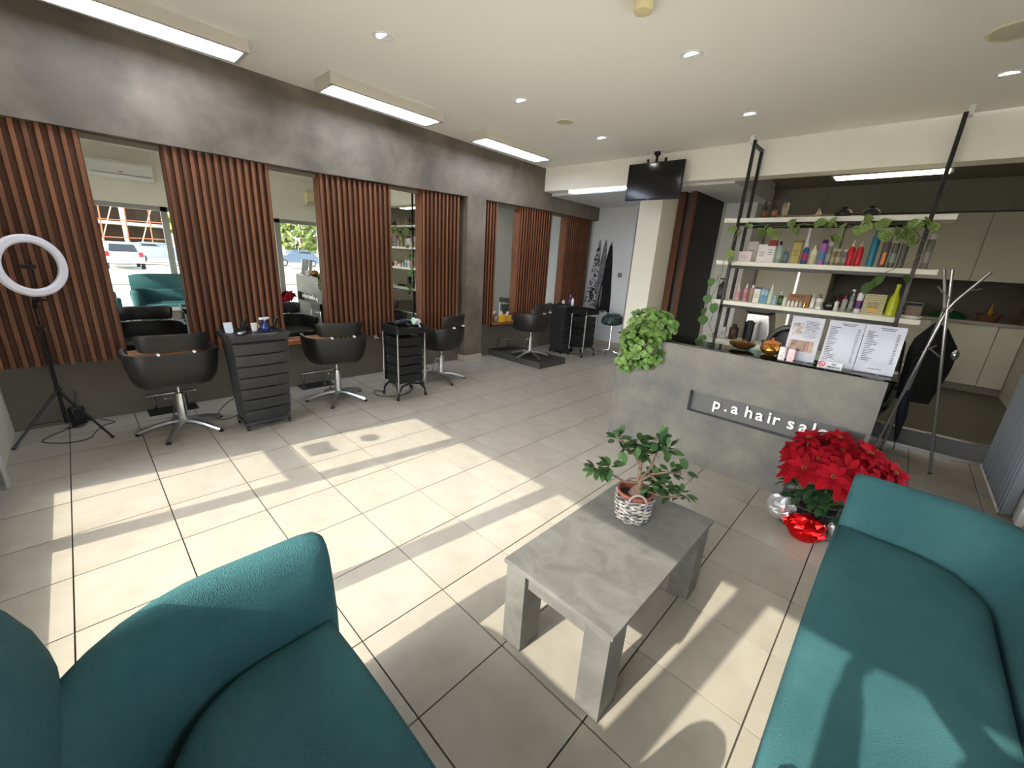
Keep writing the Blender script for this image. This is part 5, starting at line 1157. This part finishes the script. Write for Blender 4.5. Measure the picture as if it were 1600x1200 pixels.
# ---------------------------------------------------------------- the photographer (outside the frame, casts the shadow on the sofa)
def skin(name, pts, edges, radii, m, parent, lvl=1):
    me = bpy.data.meshes.new(name); me.from_pydata([tuple(p) for p in pts], edges, []); me.materials.append(m)
    o = obj(name, me, parent); o.modifiers.new('skin', 'SKIN'); sv = me.skin_vertices[0].data
    for i, r in enumerate(radii): sv[i].radius = (r, r) if not isinstance(r, tuple) else r; sv[i].use_root = (i == 0)
    sb = o.modifiers.new('subdivision', 'SUBSURF'); sb.levels = lvl; sb.render_levels = lvl
    o.modifiers['skin'].use_smooth_shade = True
    return o
pe = thing('person', 'standing person in dark sweater and jeans holding up a phone', 'person', (4.42,-0.04,0))
FW = Vector((-0.69,0.72,0)).normalized(); RT = Vector((0.72,0.69,0)).normalized(); O_ = Vector((4.42,-0.04,0))
camP = Vector((4.1156,0.2762,1.706)) - O_; cr_ = Vector(R0[0]); cu_ = -Vector(R0[1]); cf_ = Vector(R0[2])
def Q(r, f, z): return RT*r + FW*f + Vector((0,0,z))
hL = camP - cf_*0.035 - cr_*0.095 - cu_*0.01; hR = camP - cf_*0.035 + cr_*0.095 - cu_*0.01
eL, eR = Q(-0.33,0.10,1.38), Q(0.33,0.10,1.38)
pts = [Q(0,0,0.95),Q(0,0,1.12),Q(0,0.0,1.32),Q(0,0,1.44),Q(0,0.01,1.53),Q(0,0.03,1.60),Q(0,0.035,1.69),
       Q(-0.17,0,1.43),eL,hL,Q(0.17,0,1.43),eR,hR,Q(-0.10,0,0.90),Q(-0.11,0.02,0.50),Q(-0.12,-0.02,0.09),Q(-0.13,0.12,0.03),Q(0.10,0,0.90),Q(0.11,0.02,0.50),Q(0.12,-0.02,0.09),Q(0.13,0.12,0.03)]
edges = [(0,1),(1,2),(2,3),(3,4),(4,5),(5,6),(3,7),(7,8),(8,9),(3,10),(10,11),(11,12),(0,13),(13,14),(14,15),(15,16),(0,17),(17,18),(18,19),(19,20)]
M_skin = mat('skin', (206,160,132), 0.55)
skin('body', pts, edges, [0.13,0.11,0.13,0.10,0.055,0.075,0.085,0.06,0.042,0.028,0.06,0.042,0.028,0.085,0.058,0.04,0.035,0.085,0.058,0.04,0.035], M_skin, pe, 2)
sp_ = [Q(0,0,0.92),Q(0,0,1.12),Q(0,0,1.32),Q(0,0,1.45),Q(-0.17,0,1.43),eL,hL*0.85+eL*0.15,Q(0.17,0,1.43),eR,hR*0.85+eR*0.15]
skin('sweater', sp_, [(0,1),(1,2),(2,3),(3,4),(4,5),(5,6),(3,7),(7,8),(8,9)], [0.155,0.135,0.155,0.115,0.08,0.06,0.042,0.08,0.06,0.042], mat('dark_sweater',(40,42,50),0.9), pe, 2)
skin('trousers', [Q(0,0,0.98),Q(-0.10,0,0.88),Q(-0.11,0.02,0.50),Q(-0.12,-0.02,0.10),Q(0.10,0,0.88),Q(0.11,0.02,0.50),Q(0.12,-0.02,0.10)], [(0,1),(1,2),(2,3),(0,4),(4,5),(5,6)], [0.15,0.10,0.075,0.06,0.10,0.075,0.06], mat('jeans',(52,64,92),0.85), pe, 2)
hd = MB().ball(tuple(Q(0,0.03,1.655)),0.095,20,14,sz=1.22); hd.build('head', M_skin, pe)
MB().ball(tuple(Q(0,0.005,1.69)),0.105,20,12,sz=1.05).build('hair', mat('dark_hair',(42,30,24),0.8), pe)
MB().loft([[tuple(Q(x,0.118-abs(x)*0.3,z)) for x in (-w_,w_)]+[tuple(Q(x,0.125+dz,z-0.005)) for x in (w_*0.5,-w_*0.5)] for w_, z, dz in ((0.008,1.675,0.0),(0.014,1.645,0.02),(0.016,1.635,0.005))]).build('nose', M_skin, pe)
for sx in (-1,1):
    MB().ball(tuple(Q(sx*0.033,0.112,1.672)),0.012,10,6).build('eye', M_paper, pe); MB().ball(tuple(Q(sx*0.098,0.03,1.655)),0.022,10,8,sz=1.4).build('ear', M_skin, pe)
    MB().loft([superring(0.045,0.05,0.0,14,cx=0,cy=0),superring(0.045,0.05,0.05,14),superring(0.03,0.035,0.09,14)]).xf(Matrix.Translation(Q(sx*0.12,0.04,0)) @ Matrix.Rotation(0.78,4,'Z') @ Matrix.Diagonal((1,2.6,1,1))).build('shoe', M_black, pe)
MB().tube([tuple(Q(-0.025,0.112,1.608)),tuple(Q(0,0.121,1.606)),tuple(Q(0.025,0.112,1.608))],0.005,6).build('mouth', mat('lips',(160,84,78),0.5), pe)
for sx, h_ in ((-1,hL),(1,hR)):
    for k in range(4):
        b0 = h_ + cu_*(0.022-0.018*k); L = (0.9,1.0,0.95,0.75)[k]
        MB().tube([tuple(b0), tuple(b0+cf_*0.018*L - cr_*sx*0.012), tuple(b0+cf_*0.012 - cr_*sx*0.035*L), tuple(b0+cf_*0.004 - cr_*sx*0.052*L)],[0.010,0.009,0.0085,0.007],8).build('finger', M_skin, pe)
    MB().tube([tuple(h_-cu_*0.02-cf_*0.01), tuple(h_-cu_*0.03-cf_*0.02-cr_*sx*0.02), tuple(h_-cu_*0.025-cf_*0.012-cr_*sx*0.045)],[0.012,0.011,0.008],8).build('thumb', M_skin, pe)
ph = thing('phone', 'black phone held up in the hands of the standing person', 'phone', (4.1156,0.2762,1.706))
pm_ = Matrix((cr_, cu_, -cf_)).transposed().to_4x4()
MB().box(-0.08,-0.055,0.013,0.08,0.022,0.021).xf(pm_).build('phone_body', M_black, ph, bevel=0.003)
MB().box(-0.076,-0.051,0.0205,0.076,0.018,0.0215).xf(pm_).build('screen', mat('phone_screen',(60,66,76),0.1), ph, smooth=False)
